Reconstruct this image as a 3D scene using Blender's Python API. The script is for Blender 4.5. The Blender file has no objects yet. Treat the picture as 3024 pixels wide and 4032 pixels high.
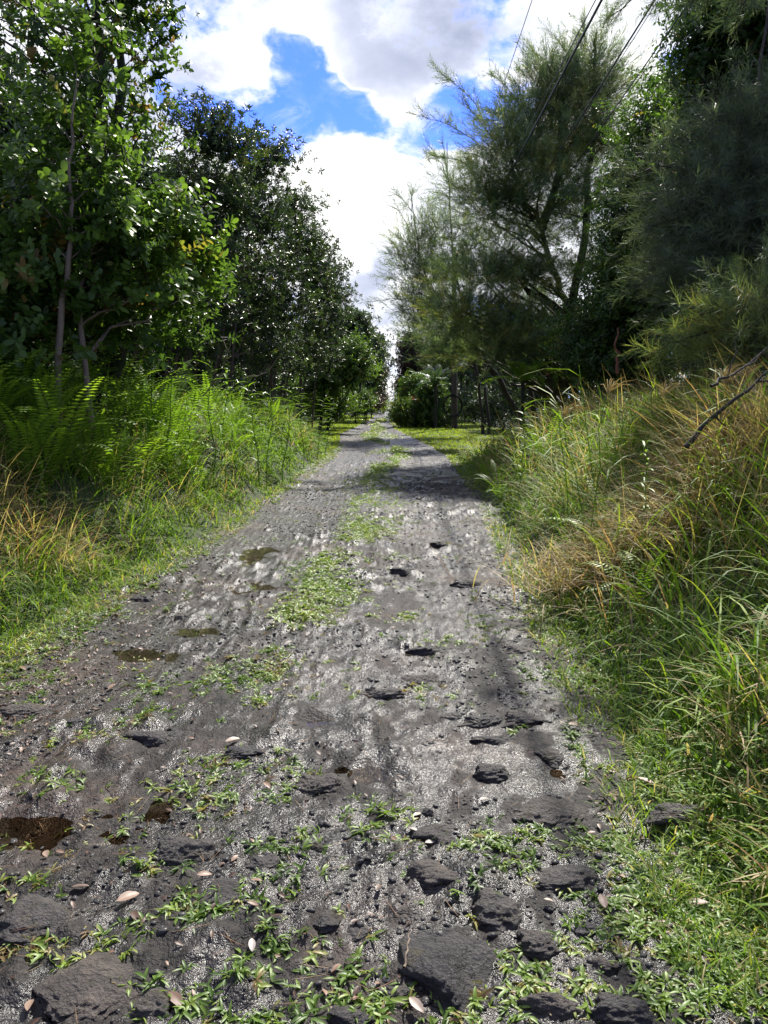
import bpy, math, random
import numpy as np
from math import radians, sin, cos, tan, atan, pi

# ------------------------------------------------------------------ camera, sky, sun, exposure
SC = bpy.context.scene
COL = SC.collection
FPX = 3030.0
PITCH = atan((2016 - 1575) / FPX)
CAMZ = 1.5
cam_d = bpy.data.cameras.new("camera")
cam = bpy.data.objects.new("camera", cam_d)
COL.objects.link(cam)
cam.location = (0, 0, CAMZ)
cam.rotation_euler = (pi / 2 - PITCH, 0, 0)
cam_d.sensor_fit = 'VERTICAL'
cam_d.sensor_height = 24.0
cam_d.lens = 24.0 * FPX / 4032
cam_d.clip_start = 0.05
cam_d.clip_end = 3000
SC.camera = cam

SUN_EL, SUN_AZ = radians(47), radians(20)          # azimuth measured to the right of the road
sun_d = bpy.data.lights.new("sun", 'SUN')
sun_d.energy = 5.0
sun_d.angle = radians(0.6)
sun_d.color = (1.0, 0.95, 0.86)
sun = bpy.data.objects.new("sun", sun_d)
COL.objects.link(sun)
sun.rotation_euler = (pi / 2 - SUN_EL, 0, pi - SUN_AZ)
SC.view_settings.view_transform = 'Standard'
SC.view_settings.look = 'None'
SC.view_settings.exposure = 0.95
SC.view_settings.gamma = 1.0
SC.cycles.max_bounces = 7
SC.cycles.transparent_max_bounces = 6
SC.cycles.diffuse_bounces = 3
SC.cycles.glossy_bounces = 3
SC.cycles.transmission_bounces = 4
SC.cycles.sample_clamp_indirect = 4.0
SC.cycles.sample_clamp_direct = 30.0


def ray(px, py):
    dx = (px - 1512) / FPX
    dy = (2016 - py) / FPX
    return np.array([dx, cos(PITCH) + dy * sin(PITCH), -sin(PITCH) + dy * cos(PITCH)])


def at(px, py, Y):
    """world point seen in direction (px, py) at distance Y down the road"""
    r = ray(px, py)
    return np.array([0, 0, CAMZ]) + r * (Y / r[1])


class NT:
    """small node-tree helper"""
    def __init__(s, tree):
        s.t = tree
        s.t.nodes.clear()

    def n(s, typ, **kw):
        nd = s.t.nodes.new(typ)
        for k, v in kw.items():
            if k.startswith('i_'):
                key = k[2:]
                key = int(key) if key.isdigit() else key.replace('_', ' ')
                sock = nd.inputs[key]
                if isinstance(v, bpy.types.NodeSocket):
                    s.t.links.new(v, sock)
                else:
                    sock.default_value = v
            else:
                setattr(nd, k, v)
        return nd

    def math(s, op, a, b=None, c=None, clamp=False):
        nd = s.t.nodes.new('ShaderNodeMath')
        nd.operation = op
        nd.use_clamp = clamp
        for i, v in enumerate((a, b, c)):
            if v is None:
                continue
            if isinstance(v, bpy.types.NodeSocket):
                s.t.links.new(v, nd.inputs[i])
            else:
                nd.inputs[i].default_value = v
        return nd.outputs[0]

    def mix(s, fac, a, b, blend='MIX'):
        nd = s.t.nodes.new('ShaderNodeMix')
        nd.data_type = 'RGBA'
        nd.blend_type = blend
        for sock, v in ((nd.inputs[0], fac), (nd.inputs[6], a), (nd.inputs[7], b)):
            if isinstance(v, bpy.types.NodeSocket):
                s.t.links.new(v, sock)
            else:
                sock.default_value = v if isinstance(v, (int, float)) else tuple(v) + (1,) * (4 - len(v))
        return nd.outputs[2]

    def smooth(s, v, lo, hi, tlo=0.0, thi=1.0):
        nd = s.t.nodes.new('ShaderNodeMapRange')
        nd.interpolation_type = 'SMOOTHSTEP'
        s.t.links.new(v, nd.inputs[0])
        for i, q in enumerate((lo, hi, tlo, thi)):
            nd.inputs[1 + i].default_value = q
        return nd.outputs[0]

    def ramp(s, v, stops):
        nd = s.t.nodes.new('ShaderNodeValToRGB')
        s.t.links.new(v, nd.inputs[0])
        el = nd.color_ramp.elements
        while len(el) < len(stops):
            el.new(0.5)
        for e, (p, c) in zip(el, stops):
            e.position = p
            e.color = tuple(c) + (1,)
        return nd.outputs[0]

    def link(s, a, b):
        s.t.links.new(a, b)


world = bpy.data.worlds.new("World")
SC.world = world
world.use_nodes = True
w = NT(world.node_tree)
sky = w.n('ShaderNodeTexSky', sky_type='NISHITA', sun_disc=False, sun_elevation=SUN_EL,
          sun_rotation=SUN_AZ, altitude=200.0, air_density=1.0, dust_density=0.3, ozone_density=2.0)
tc = w.n('ShaderNodeTexCoord')
dirv = w.n('ShaderNodeVectorMath', operation='NORMALIZE', i_0=tc.outputs['Generated']).outputs[0]
# flatten noise towards the horizon like real cloud layers
sep = w.n('ShaderNodeSeparateXYZ', i_0=dirv)
nz = w.n('ShaderNodeVectorMath', operation='MULTIPLY', i_0=dirv, i_1=(1, 1, 1.6)).outputs[0]
warp = w.n('ShaderNodeTexNoise', i_Vector=nz, i_Scale=5.0, i_Detail=4.0, i_Roughness=0.6)
wv = w.n('ShaderNodeVectorMath', operation='SCALE', i_0=w.n('ShaderNodeVectorMath', operation='SUBTRACT', i_0=warp.outputs['Color'], i_1=(.5, .5, .5)).outputs[0])
wv.inputs['Scale'].default_value = 0.16
dw = w.n('ShaderNodeVectorMath', operation='ADD', i_0=dirv, i_1=wv.outputs[0]).outputs[0]
n1 = w.n('ShaderNodeTexNoise', i_Vector=nz, i_Scale=6.5, i_Detail=12.0, i_Roughness=0.62, i_Lacunarity=2.1)
n2 = w.n('ShaderNodeTexNoise', i_Vector=nz, i_Scale=2.3, i_Detail=6.0, i_Roughness=0.6)


def blobsum(lst, base):
    tot = base
    for (px, py, r, wt) in lst:
        c = ray(px, py)
        c = c / np.linalg.norm(c)
        d = w.n('ShaderNodeVectorMath', operation='DISTANCE', i_0=dw, i_1=tuple(c)).outputs['Value']
        tot = w.math('ADD', tot, w.smooth(d, r * 0.1 / FPX, r * 1.55 / FPX, wt, 0.0))
    return tot


BLUE = [(1180, 330, 150, -.55), (1120, 230, 100, -.45), (1010, 520, 120, -.5), (1240, 500, 160, -.55), (1430, 490, 130, -.5),
        (1620, 520, 170, -.55), (1690, 660, 90, -.5), (700, 400, 120, -.7), (870, 500, 120, -.7), (1780, 640, 90, -.35), (1240, 250, 60, -.3), (1330, 330, 120, -.35), (1330, 220, 70, -.3),
        (2060, 150, 80, -.35), (2000, 230, 60, -.3), (1800, 590, 120, -.4), (1900, 420, 110, -.22),
        (1560, 350, 150, .45), (1000, 330, 150, .35), (1500, 200, 130, .12), (850, 300, 150, .3), (1350, 700, 200, .4), (1180, 700, 140, .3),
        (1700, 140, 200, .2), (1950, 320, 80, .25), (1240, 80, 250, .3), (2300, 200, 250, .4), (1480, 900, 250, .3), (2450, 500, 200, .3), (2320, 950, 330, .7), (1850, 900, 220, .5), (1150, 900, 300, .5), (350, 400, 400, .4), (650, 650, 130, .4), (2400, 60, 200, .3), (1620, 1000, 220, .5), (1800, 700, 120, .25), (1330, 215, 40, .25), (1240, 300, 40, .15)]
dens = w.math('ADD', w.math('MULTIPLY', n1.outputs[0], 2.7), w.math('MULTIPLY', n2.outputs[0], 0.35))
dens = w.math('ADD', dens, blobsum(BLUE, -0.74))
cover = w.smooth(dens, 0.50, 0.95)
veil_n = w.n('ShaderNodeTexNoise', i_Vector=nz, i_Scale=14.0, i_Detail=10.0, i_Roughness=0.68, i_Distortion=0.6)
veil = w.math('MULTIPLY', w.smooth(veil_n.outputs[0], .42, .72), w.smooth(dens, 0.02, 0.55, .12, .75))
cover = w.math('MAXIMUM', cover, veil)
GREY = [(1550, 40, 420, -.35), (1950, 130, 240, -.3), (720, 190, 300, -.4), (1500, 1000, 110, -.4), (1430, 1120, 110, -.35), (1560, 1270, 90, -.35), (980, 480, 80, -.2), (2560, 100, 150, -.15),
        (1300, 760, 300, .35), (1020, 250, 230, .3), (1560, 380, 170, .25), (1250, 120, 160, .25), (2330, 300, 280, .4), (1560, 1180, 90, .25), (1540, 1500, 60, .4)]
n3 = w.n('ShaderNodeTexNoise', i_Vector=nz, i_Scale=9.0, i_Detail=8.0, i_Roughness=0.55)
br = blobsum(GREY, w.math('MULTIPLY', w.math('ADD', n3.outputs[0], 0.33), 0.95))
br = w.math('ADD', br, w.smooth(dens, 0.75, 1.15, 0.12, -0.1))
# clouds near the sun side scatter more light than those behind the viewer
fw = w.smooth(sep.outputs['Y'], -0.3, 0.75, 0.42, 1.0)
ccol = w.ramp(br, [(0.05, (0.33, 0.37, 0.50)), (0.42, (0.52, 0.56, 0.70)), (0.70, (0.86, 0.88, 0.95)), (0.92, (1.0, 1.0, 1.0))])
ccol = w.mix(1.0, ccol, w.n('ShaderNodeCombineXYZ', i_0=fw, i_1=fw, i_2=fw).outputs[0], 'MULTIPLY')
skyc = w.mix(1.0, sky.outputs[0], (0.40, 0.64, 1.75), 'MULTIPLY')
bg1 = w.n('ShaderNodeBackground', i_Color=skyc, i_Strength=0.085)
bg2 = w.n('ShaderNodeBackground', i_Color=ccol, i_Strength=0.72)
mx = w.n('ShaderNodeMixShader', i_0=cover)
w.link(bg1.outputs[0], mx.inputs[1])
w.link(bg2.outputs[0], mx.inputs[2])
wo = w.n('ShaderNodeOutputWorld')
w.link(mx.outputs[0], wo.inputs[0])

# ------------------------------------------------------------------ numpy helpers
rng = np.random.default_rng(7)


def _h(ix, iy, iz=0):
    n = (ix.astype(np.int64) * 374761393 + iy.astype(np.int64) * 668265263 + iz * 2147483647) & 0xffffffff
    n = ((n ^ (n >> 13)) * 1274126177) & 0xffffffff
    n = (n ^ (n >> 16)) & 0xffffffff
    n = (n * 2246822519) & 0xffffffff
    return ((n ^ (n >> 15)) & 0xffffff) / float(0xffffff)


def vnoise(x, y, seed=0):
    xi = np.floor(x); yi = np.floor(y)
    fx = x - xi; fy = y - yi
    fx = fx * fx * (3 - 2 * fx); fy = fy * fy * (3 - 2 * fy)
    a = _h(xi, yi, seed); b = _h(xi + 1, yi, seed); c = _h(xi, yi + 1, seed); d = _h(xi + 1, yi + 1, seed)
    return (a * (1 - fx) + b * fx) * (1 - fy) + (c * (1 - fx) + d * fx) * fy


def fbm(x, y, oct=4, seed=0, gain=.5):
    s = 0; a = 1; t = 0
    for i in range(oct):
        s = s + a * vnoise(x * 2 ** i + 17.3 * i, y * 2 ** i + 9.1 * i, seed + i)
        t += a; a *= gain
    return s / t


def worley(x, y, seed=0):
    xi = np.floor(x); yi = np.floor(y)
    best = np.full(np.shape(x), 9.0); idv = np.zeros(np.shape(x))
    for dx in (-1, 0, 1):
        for dy in (-1, 0, 1):
            cx = xi + dx; cy = yi + dy
            px = cx + .15 + .7 * _h(cx, cy, seed + 11); py = cy + .15 + .7 * _h(cx, cy, seed + 23)
            d = np.hypot(px - x, py - y)
            m = d < best
            best = np.where(m, d, best); idv = np.where(m, _h(cx, cy, seed + 31), idv)
    return best, idv


def sstep(a, b, x):
    t = np.clip((x - a) / (b - a), 0, 1)
    return t * t * (3 - 2 * t)


class Acc:
    """collects geometry for ONE mesh"""
    def __init__(s):
        s.V = []; s.Q = []; s.T = []; s.A = []; s.n = 0

    def add(s, V, Q=None, T=None, v=0.5):
        V = np.asarray(V, dtype=np.float64).reshape(-1, 3)
        if Q is not None and len(Q): s.Q.append(np.asarray(Q, dtype=np.int64).reshape(-1, 4) + s.n)
        if T is not None and len(T): s.T.append(np.asarray(T, dtype=np.int64).reshape(-1, 3) + s.n)
        s.V.append(V)
        s.A.append(np.broadcast_to(np.asarray(v, dtype=np.float64), (len(V),)).copy())
        s.n += len(V)

    def mesh(s, name, mat, smooth=False):
        V = np.concatenate(s.V) if s.V else np.zeros((0, 3))
        Q = np.concatenate(s.Q) if s.Q else np.zeros((0, 4), np.int64)
        T = np.concatenate(s.T) if s.T else np.zeros((0, 3), np.int64)
        me = bpy.data.meshes.new(name)
        me.vertices.add(len(V))
        me.vertices.foreach_set('co', V.astype(np.float32).ravel())
        me.loops.add(Q.size + T.size)
        me.loops.foreach_set('vertex_index', np.concatenate([Q.ravel(), T.ravel()]).astype(np.int32))
        me.polygons.add(len(Q) + len(T))
        st = np.concatenate([np.arange(len(Q)) * 4, Q.size + np.arange(len(T)) * 3]).astype(np.int32)
        me.polygons.foreach_set('loop_start', st)
        if smooth:
            me.polygons.foreach_set('use_smooth', np.ones(len(Q) + len(T), bool))
        at_ = me.attributes.new('v', 'FLOAT', 'POINT')
        at_.data.foreach_set('value', np.concatenate(s.A).astype(np.float32) if s.A else np.zeros(0, np.float32))
        me.update(calc_edges=True)
        me.validate()
        me.materials.append(mat)
        return me


def link(name, me, parent=None):
    o = bpy.data.objects.new(name, me)
    COL.objects.link(o)
    if parent is not None:
        o.parent = parent
    return o


def tag(o, label=None, cat=None, group=None, kind=None):
    if label: o['label'] = label
    if cat: o['category'] = cat
    if group: o['group'] = group
    if kind: o['kind'] = kind
    return o


def thing(name, label, cat, loc=(0, 0, 0), group=None):
    o = bpy.data.objects.new(name, None)
    COL.objects.link(o)
    o.location = tuple(float(q) for q in loc)
    o.empty_display_size = 0.2
    return tag(o, label, cat, group)


def copy_tree(o, parent=None):
    c = o.copy()
    COL.objects.link(c)
    c.parent = parent
    for ch in list(o.children):
        copy_tree(ch, c)
    return c


def frames(axis, g):
    """(m,3) axes -> (m,3,3) matrices whose columns are x,y,z with z = axis and a random spin"""
    z = axis / (np.linalg.norm(axis, axis=1, keepdims=True) + 1e-9)
    r = g.normal(size=z.shape)
    x = np.cross(r, z)
    x /= (np.linalg.norm(x, axis=1, keepdims=True) + 1e-9)
    y = np.cross(z, x)
    return np.stack([x, y, z], axis=2)


def stamp(acc, tmpl, R, t, s, v):
    """stamp template (V,Q,T,kv) m times; v per instance; kv: per-vertex offset (nan = stem)"""
    V, Q, T, kv = tmpl
    m = len(t); n = len(V)
    s = np.broadcast_to(np.asarray(s, float), (m,))
    W = np.einsum('mij,nj->mni', R, V) * s[:, None, None] + t[:, None, :]
    vv = np.where(np.isnan(kv)[None, :], 0.0, np.clip(v[:, None] + np.nan_to_num(kv)[None, :], 0.06, 1.0))
    off = (np.arange(m) * n)[:, None, None]
    acc.add(W.reshape(-1, 3), (Q[None] + off).reshape(-1, 4) if len(Q) else None,
            (T[None] + off).reshape(-1, 3) if len(T) else None, vv.ravel())


def tube(acc, pts, rad, sides=6, v=0.0):
    pts = np.asarray(pts, float); k = len(pts)
    rad = np.broadcast_to(np.asarray(rad, float), (k,))
    d = np.gradient(pts, axis=0)
    d /= (np.linalg.norm(d, axis=1, keepdims=True) + 1e-9)
    ref = np.where(np.abs(d[:, 2:3]) > .9, np.array([[1., 0, 0]]), np.array([[0, 0, 1.]]))
    x = np.cross(ref, d); x /= (np.linalg.norm(x, axis=1, keepdims=True) + 1e-9)
    y = np.cross(d, x)
    a = np.arange(sides) * 2 * pi / sides
    ring = pts[:, None] + rad[:, None, None] * (np.cos(a)[None, :, None] * x[:, None] + np.sin(a)[None, :, None] * y[:, None])
    i = np.arange(k - 1)[:, None] * sides; j = np.arange(sides)[None]; j2 = (j + 1) % sides
    Q = np.stack([i + j, i + j2, i + sides + j2, i + sides + j], -1).reshape(-1, 4)
    acc.add(ring.reshape(-1, 3), Q, None, v)


# ------------------------------------------------------------------ materials
def leaf_mat(name, stops, trans=0.35, rough=0.38, bright=1.0, spec=0.5, tboost=(1.5, 1.5, 0.8)):
    m = bpy.data.materials.new(name)
    m.use_nodes = True
    t = NT(m.node_tree)
    a = t.n('ShaderNodeAttribute', attribute_name='v')
    col = t.ramp(a.outputs['Fac'], stops)
    if bright != 1.0:
        col = t.mix(1.0, col, (bright,) * 3, 'MULTIPLY')
    p = t.n('ShaderNodeBsdfPrincipled', i_Base_Color=col, i_Roughness=rough)
    p.inputs['Specular IOR Level'].default_value = spec
    tr = t.n('ShaderNodeBsdfTranslucent', i_Color=t.mix(1.0, col, tboost, 'MULTIPLY'))
    mx = t.n('ShaderNodeMixShader', i_0=trans)
    t.link(p.outputs[0], mx.inputs[1]); t.link(tr.outputs[0], mx.inputs[2])
    o = t.n('ShaderNodeOutputMaterial')
    t.link(mx.outputs[0], o.inputs[0])
    return m


def bark_mat(name, c1, c2, scale=18.0, moss=None):
    m = bpy.data.materials.new(name)
    m.use_nodes = True
    t = NT(m.node_tree)
    tc = t.n('ShaderNodeTexCoord')
    mp = t.n('ShaderNodeMapping', i_Vector=tc.outputs['Object'], i_Scale=(1, 1, .35))
    n = t.n('ShaderNodeTexNoise', i_Vector=mp.outputs[0], i_Scale=scale, i_Detail=6.0, i_Roughness=.65)
    col = t.ramp(n.outputs[0], [(.35, c1), (.65, c2)])
    if moss:
        n2 = t.n('ShaderNodeTexNoise', i_Vector=tc.outputs['Object'], i_Scale=3.0, i_Detail=5.0)
        col = t.mix(t.smooth(n2.outputs[0], .5, .62), col, moss)
    b = t.n('ShaderNodeBump', i_Height=n.outputs[0], i_Strength=.6, i_Distance=.02)
    p = t.n('ShaderNodeBsdfPrincipled', i_Base_Color=col, i_Roughness=.8, i_Normal=b.outputs[0])
    o = t.n('ShaderNodeOutputMaterial'); t.link(p.outputs[0], o.inputs[0])
    return m


STEM = (0.05, 0.038, 0.028)
M_BROAD = leaf_mat('leaf_broad_dark', [(0.0, STEM), (.05, STEM), (.06, (.028, .060, .014)), (.45, (.052, .110, .020)), (.8, (.090, .165, .026)), (.93, (.13, .20, .035)), (1.0, (.20, .13, .035))], .42, .38, spec=.35)
M_BRIGHT = leaf_mat('leaf_broad_bright', [(0.0, STEM), (.05, STEM), (.06, (.04, .078, .018)), (.5, (.080, .150, .028)), (.9, (.14, .235, .035)), (1.0, (.22, .20, .04))], .46, .40, spec=.35)
M_GUAVA = leaf_mat('leaf_guava', [(0.0, (.05, .035, .03)), (.05, (.05, .035, .03)), (.06, (.022, .040, .016)), (.5, (.042, .074, .024)), (.9, (.072, .120, .032)), (1.0, (.13, .12, .04))], .30, .36, spec=.35)
M_CASU = leaf_mat('leaf_casuarina', [(0.0, (.055, .045, .035)), (.05, (.055, .045, .035)), (.06, (.065, .105, .052)), (.5, (.115, .175, .080)), (.85, (.19, .25, .07)), (1.0, (.25, .22, .06))], .45, .5, spec=.3)
M_CASUD = leaf_mat('leaf_casuarina_grey', [(0.0, (.07, .06, .045)), (.05, (.07, .06, .045)), (.06, (.065, .095, .06)), (.5, (.115, .155, .09)), (1.0, (.21, .24, .11))], .45, .5, spec=.3)
M_RUST = leaf_mat('leaf_rusty', [(0.0, STEM), (.05, STEM), (.06, (.03, .035, .015)), (.4, (.05, .055, .025)), (.7, (.085, .05, .03)), (1.0, (.14, .06, .035))], .2, .4)
M_FERN = leaf_mat('leaf_fern', [(0.0, (.07, .06, .02)), (.05, (.07, .06, .02)), (.06, (.08, .15, .018)), (.5, (.16, .29, .024)), (.9, (.26, .42, .035)), (1.0, (.34, .33, .05))], .45, .48)
M_GRASS = leaf_mat('grass_blades', [(0.0, (.02, .04, .008)), (.06, (.05, .105, .014)), (.35, (.115, .215, .022)), (.5, (.22, .34, .03)), (.6, (.35, .34, .06)), (.7, (.45, .38, .19)), (.85, (.42, .32, .19)), (1.0, (.27, .13, .06))], .42, .62, spec=.35)
M_WEED = leaf_mat('weed_blades', [(0.0, (.07, .05, .03)), (.05, (.07, .05, .03)), (.06, (.055, .11, .018)), (.45, (.12, .21, .028)), (.72, (.21, .30, .045)), (.86, (.30, .26, .09)), (1.0, (.2, .12, .06))], .38, .45)
M_PALM = leaf_mat('leaf_palm', [(0.0, (.09, .075, .05)), (.05, (.09, .075, .05)), (.06, (.03, .06, .03)), (1.0, (.06, .10, .04))], .3, .35)
M_LITTER = leaf_mat('dead_leaves', [(0.0, (.06, .03, .02)), (.3, (.10, .055, .035)), (.6, (.22, .135, .09)), (.85, (.36, .27, .21)), (1.0, (.33, .31, .28))], .12, .5)
M_BARKD = bark_mat('bark_dark', (.018, .016, .012), (.055, .045, .035), 14, (.02, .035, .01))
M_BARKP = bark_mat('bark_pale', (.12, .09, .065), (.26, .20, .15), 9)
M_BARKG = bark_mat('bark_guava', (.06, .04, .03), (.13, .09, .07), 9)
M_BARKC = bark_mat('bark_casuarina', (.025, .02, .017), (.07, .055, .045), 20)
M_POLE = bark_mat('pole_wood', (.05, .04, .033), (.12, .095, .075), 25)


# ------------------------------------------------------------------ terrain functions
EY = np.array([-3, 1.67, 2.83, 3.9, 4.5, 5.6, 7.2, 10.7, 14, 20.4, 26, 34, 40, 54, 71, 98, 126, 400])
EL = np.array([-2.3, -2.3, -2.3, -2.3, -2.25, -2.12, -1.97, -1.83, -1.72, -1.52, -1.6, -2.05, -1.75, -1.3, -1.0, -.95, -.9, -.9])
ER = np.array([.84, .86, .9, .99, 1.02, 1.08, 1.18, 1.44, 1.58, 1.77, 1.54, .99, .63, .52, .77, 1.4, 2.05, 2.05])


def edges(y):
    return np.interp(y, EY, EL), np.interp(y, EY, ER)


def crest(y):
    return -0.045 * np.maximum(y - 118, 0) - 0.0004 * np.maximum(y - 118, 0) ** 2


def ground_h(x, y):
    l, r = edges(y)
    nl = (vnoise(y * 1.1 + 3, x * 0 + 1.5, 5) - .5) * .5 + (vnoise(y * 4, x * 0 + 1.5, 6) - .5) * .18
    dl = l - x + nl; dr = x - r + nl
    bR = 1.12 * (1 - sstep(14, 19, y)) * (.55 + .45 * sstep(1.5, 4.5, y))
    bL = 1.12 * (1 - sstep(20, 25.5, y)) * (.6 + .4 * sstep(3, 7, y))
    h = -.10 + .12 * sstep(-.1, .35, np.maximum(dl, dr))
    h = h + bR * sstep(.05, 2.0, dr) + bL * sstep(.05, 1.6, dl)
    h = h + (.10 + .55 * (bR * (dr > 0) + bL * (dl > 0))) * (fbm(x * 1.1, y * 1.1, 3, 3) - .5) * sstep(.2, 1.2, np.maximum(dl, dr))
    return h + crest(y)


PUD = [  # puddles: x, y, rx, ry   (where the photograph has standing water)
    (-.92, 2.64, .26, .20), (-1.28, 2.52, .34, .16), (-.31, 3.46, .10, .07), (.80, 2.72, .16, .25), (.72, 2.95, .09, .10), (-1.42, 4.45, .34, .17),
    (-1.15, 4.9, .30, .12), (-1.30, 7.5, .16, .3), (-.98, 6.1, .20, .16), (-.12, 11.4, .35, .5), (-.06, 2.95, .09, .07), (-.2, 3.0, .05, .06)]
SHEEN = [(-.12, 11.2, .6, 1.0), (-.6, 14.5, .7, 2.2), (-.9, 19, .5, 3), (-1.1, 8.6, .5, 1.6), (-.9, 6.6, .5, .9), (-.3, 4.4, .45, .7), (.1, 3.6, .5, .5), (-1.2, 5.0, .5, .6), (.45, 3.0, .4, .5), (-.5, 2.9, .35, .35), (.65, 8, .35, 1.5), (.5, 5.5, .3, .7), (.1, 27, .5, 4), (.1, 36, .35, 5), (-.3, 47, .4, 6), (.45, 62, .35, 9), (.55, 2.2, .35, .3), (-.2, 2.2, .3, .25), (-.75, 2.1, .3, .2), (.1, 8.8, .5, .5), (-.2, 90, .9, 14), (-1.5, 3.2, .5, .5)]
WATER = -.017


def puddle_f(x, y):
    f = np.zeros(np.shape(x))
    for (a, b, rx, ry) in PUD:
        q = ((x - a) / rx) ** 2 + ((y - b) / ry) ** 2
        f = np.maximum(f, np.exp(-q * 0.9))
    return f * np.where((x > -.5) & (x < .0) & (y < 3.7), 1.15, np.clip(.1 + 1.3 * fbm(x * 4, y * 3.5, 4, 131, .6), 0, 1.2))


def road_h(x, y):
    l, r = edges(y)
    u = (x - l) / (r - l)
    far = 1 - sstep(9, 30, y) * .6
    h = .030 * (fbm(x * .9, y * .9, 3, 41) - .5)
    # two wheel ruts and a raised middle
    h += .018 * np.cos((u - .5) * 4 * pi) * (.3 + .7 * sstep(3, 8, y))
    m = sstep(.42, .60, fbm(x * 1.5 + 5, y * 1.3, 3, 61))                 # where stones break the surface
    w1, i1 = worley(x * 5.0, y * 4.2, 71)
    w2, i2 = worley(x * 15, y * 13, 77)
    w3, i3 = worley(x * 34, y * 32, 79)
    h += far * m * .044 * np.clip(.62 - w1, 0, 1) * 1.5 * (i1 > .35)
    h += far * (.5 + .5 * m) * .022 * np.clip(.6 - w2, 0, 1) * 1.6 * (i2 > .3)
    h += far * .0048 * np.clip(.6 - w3, 0, 1) * 1.6 * (i3 > .35)
    h += far * .012 * (fbm(x * 9, y * 9, 3, 91) - .5) + .014 * (fbm(x * 3.5, y * 2.6, 4, 95, .6) - .5)
    pf = puddle_f(x, y) * np.where((x < -.6) & (y < 3.3), 1.5, 1.0)
    h = h * (1 - .6 * np.minimum(pf, 1)) - .032 * pf
    dm = np.minimum(x - l, r - x)
    return h - .06 * (1 - sstep(-.5, .05, dm)) + crest(y)


def surf(x, y):
    return np.maximum(ground_h(x, y), road_h(x, y))


def grid_mesh(name, X, Y, Z, mat, smooth=True, v=.5):
    r, c = X.shape
    a = Acc()
    idx = np.arange(r * c).reshape(r, c)
    Q = np.stack([idx[:-1, :-1], idx[:-1, 1:], idx[1:, 1:], idx[1:, :-1]], -1).reshape(-1, 4)
    a.add(np.stack([X, Y, Z], -1), Q, None, np.ravel(v))
    return a.mesh(name, mat, smooth)


def wet_map(x, y):
    w_ = np.zeros(np.shape(x))
    for (a, b, rx, ry) in SHEEN:
        w_ = np.maximum(w_, np.exp(-(((x - a) / rx) ** 2 + ((y - b) / ry) ** 2)))
    return np.clip(w_ * .75 + (fbm(x * 6, y * 4, 5, 171, .7) - .47) * 5.0, 0, 1)


# ground
def soil_mat():
    m = bpy.data.materials.new('soil_and_turf'); m.use_nodes = True
    t = NT(m.node_tree)
    tc = t.n('ShaderNodeTexCoord')
    n = t.n('ShaderNodeTexNoise', i_Vector=tc.outputs['Object'], i_Scale=1.3, i_Detail=6.0)
    n2 = t.n('ShaderNodeTexNoise', i_Vector=tc.outputs['Object'], i_Scale=45.0, i_Detail=4.0)
    c = t.ramp(n2.outputs[0], [(.3, (.018, .016, .01)), (.55, (.045, .06, .018)), (.8, (.09, .08, .04))])
    c = t.mix(t.smooth(n.outputs[0], .35, .65), c, (.04, .065, .015))
    b = t.n('ShaderNodeBump', i_Height=n2.outputs[0], i_Strength=.8, i_Distance=.03)
    p = t.n('ShaderNodeBsdfPrincipled', i_Base_Color=c, i_Roughness=.9, i_Normal=b.outputs[0])
    o = t.n('ShaderNodeOutputMaterial'); t.link(p.outputs[0], o.inputs[0])
    return m


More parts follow.
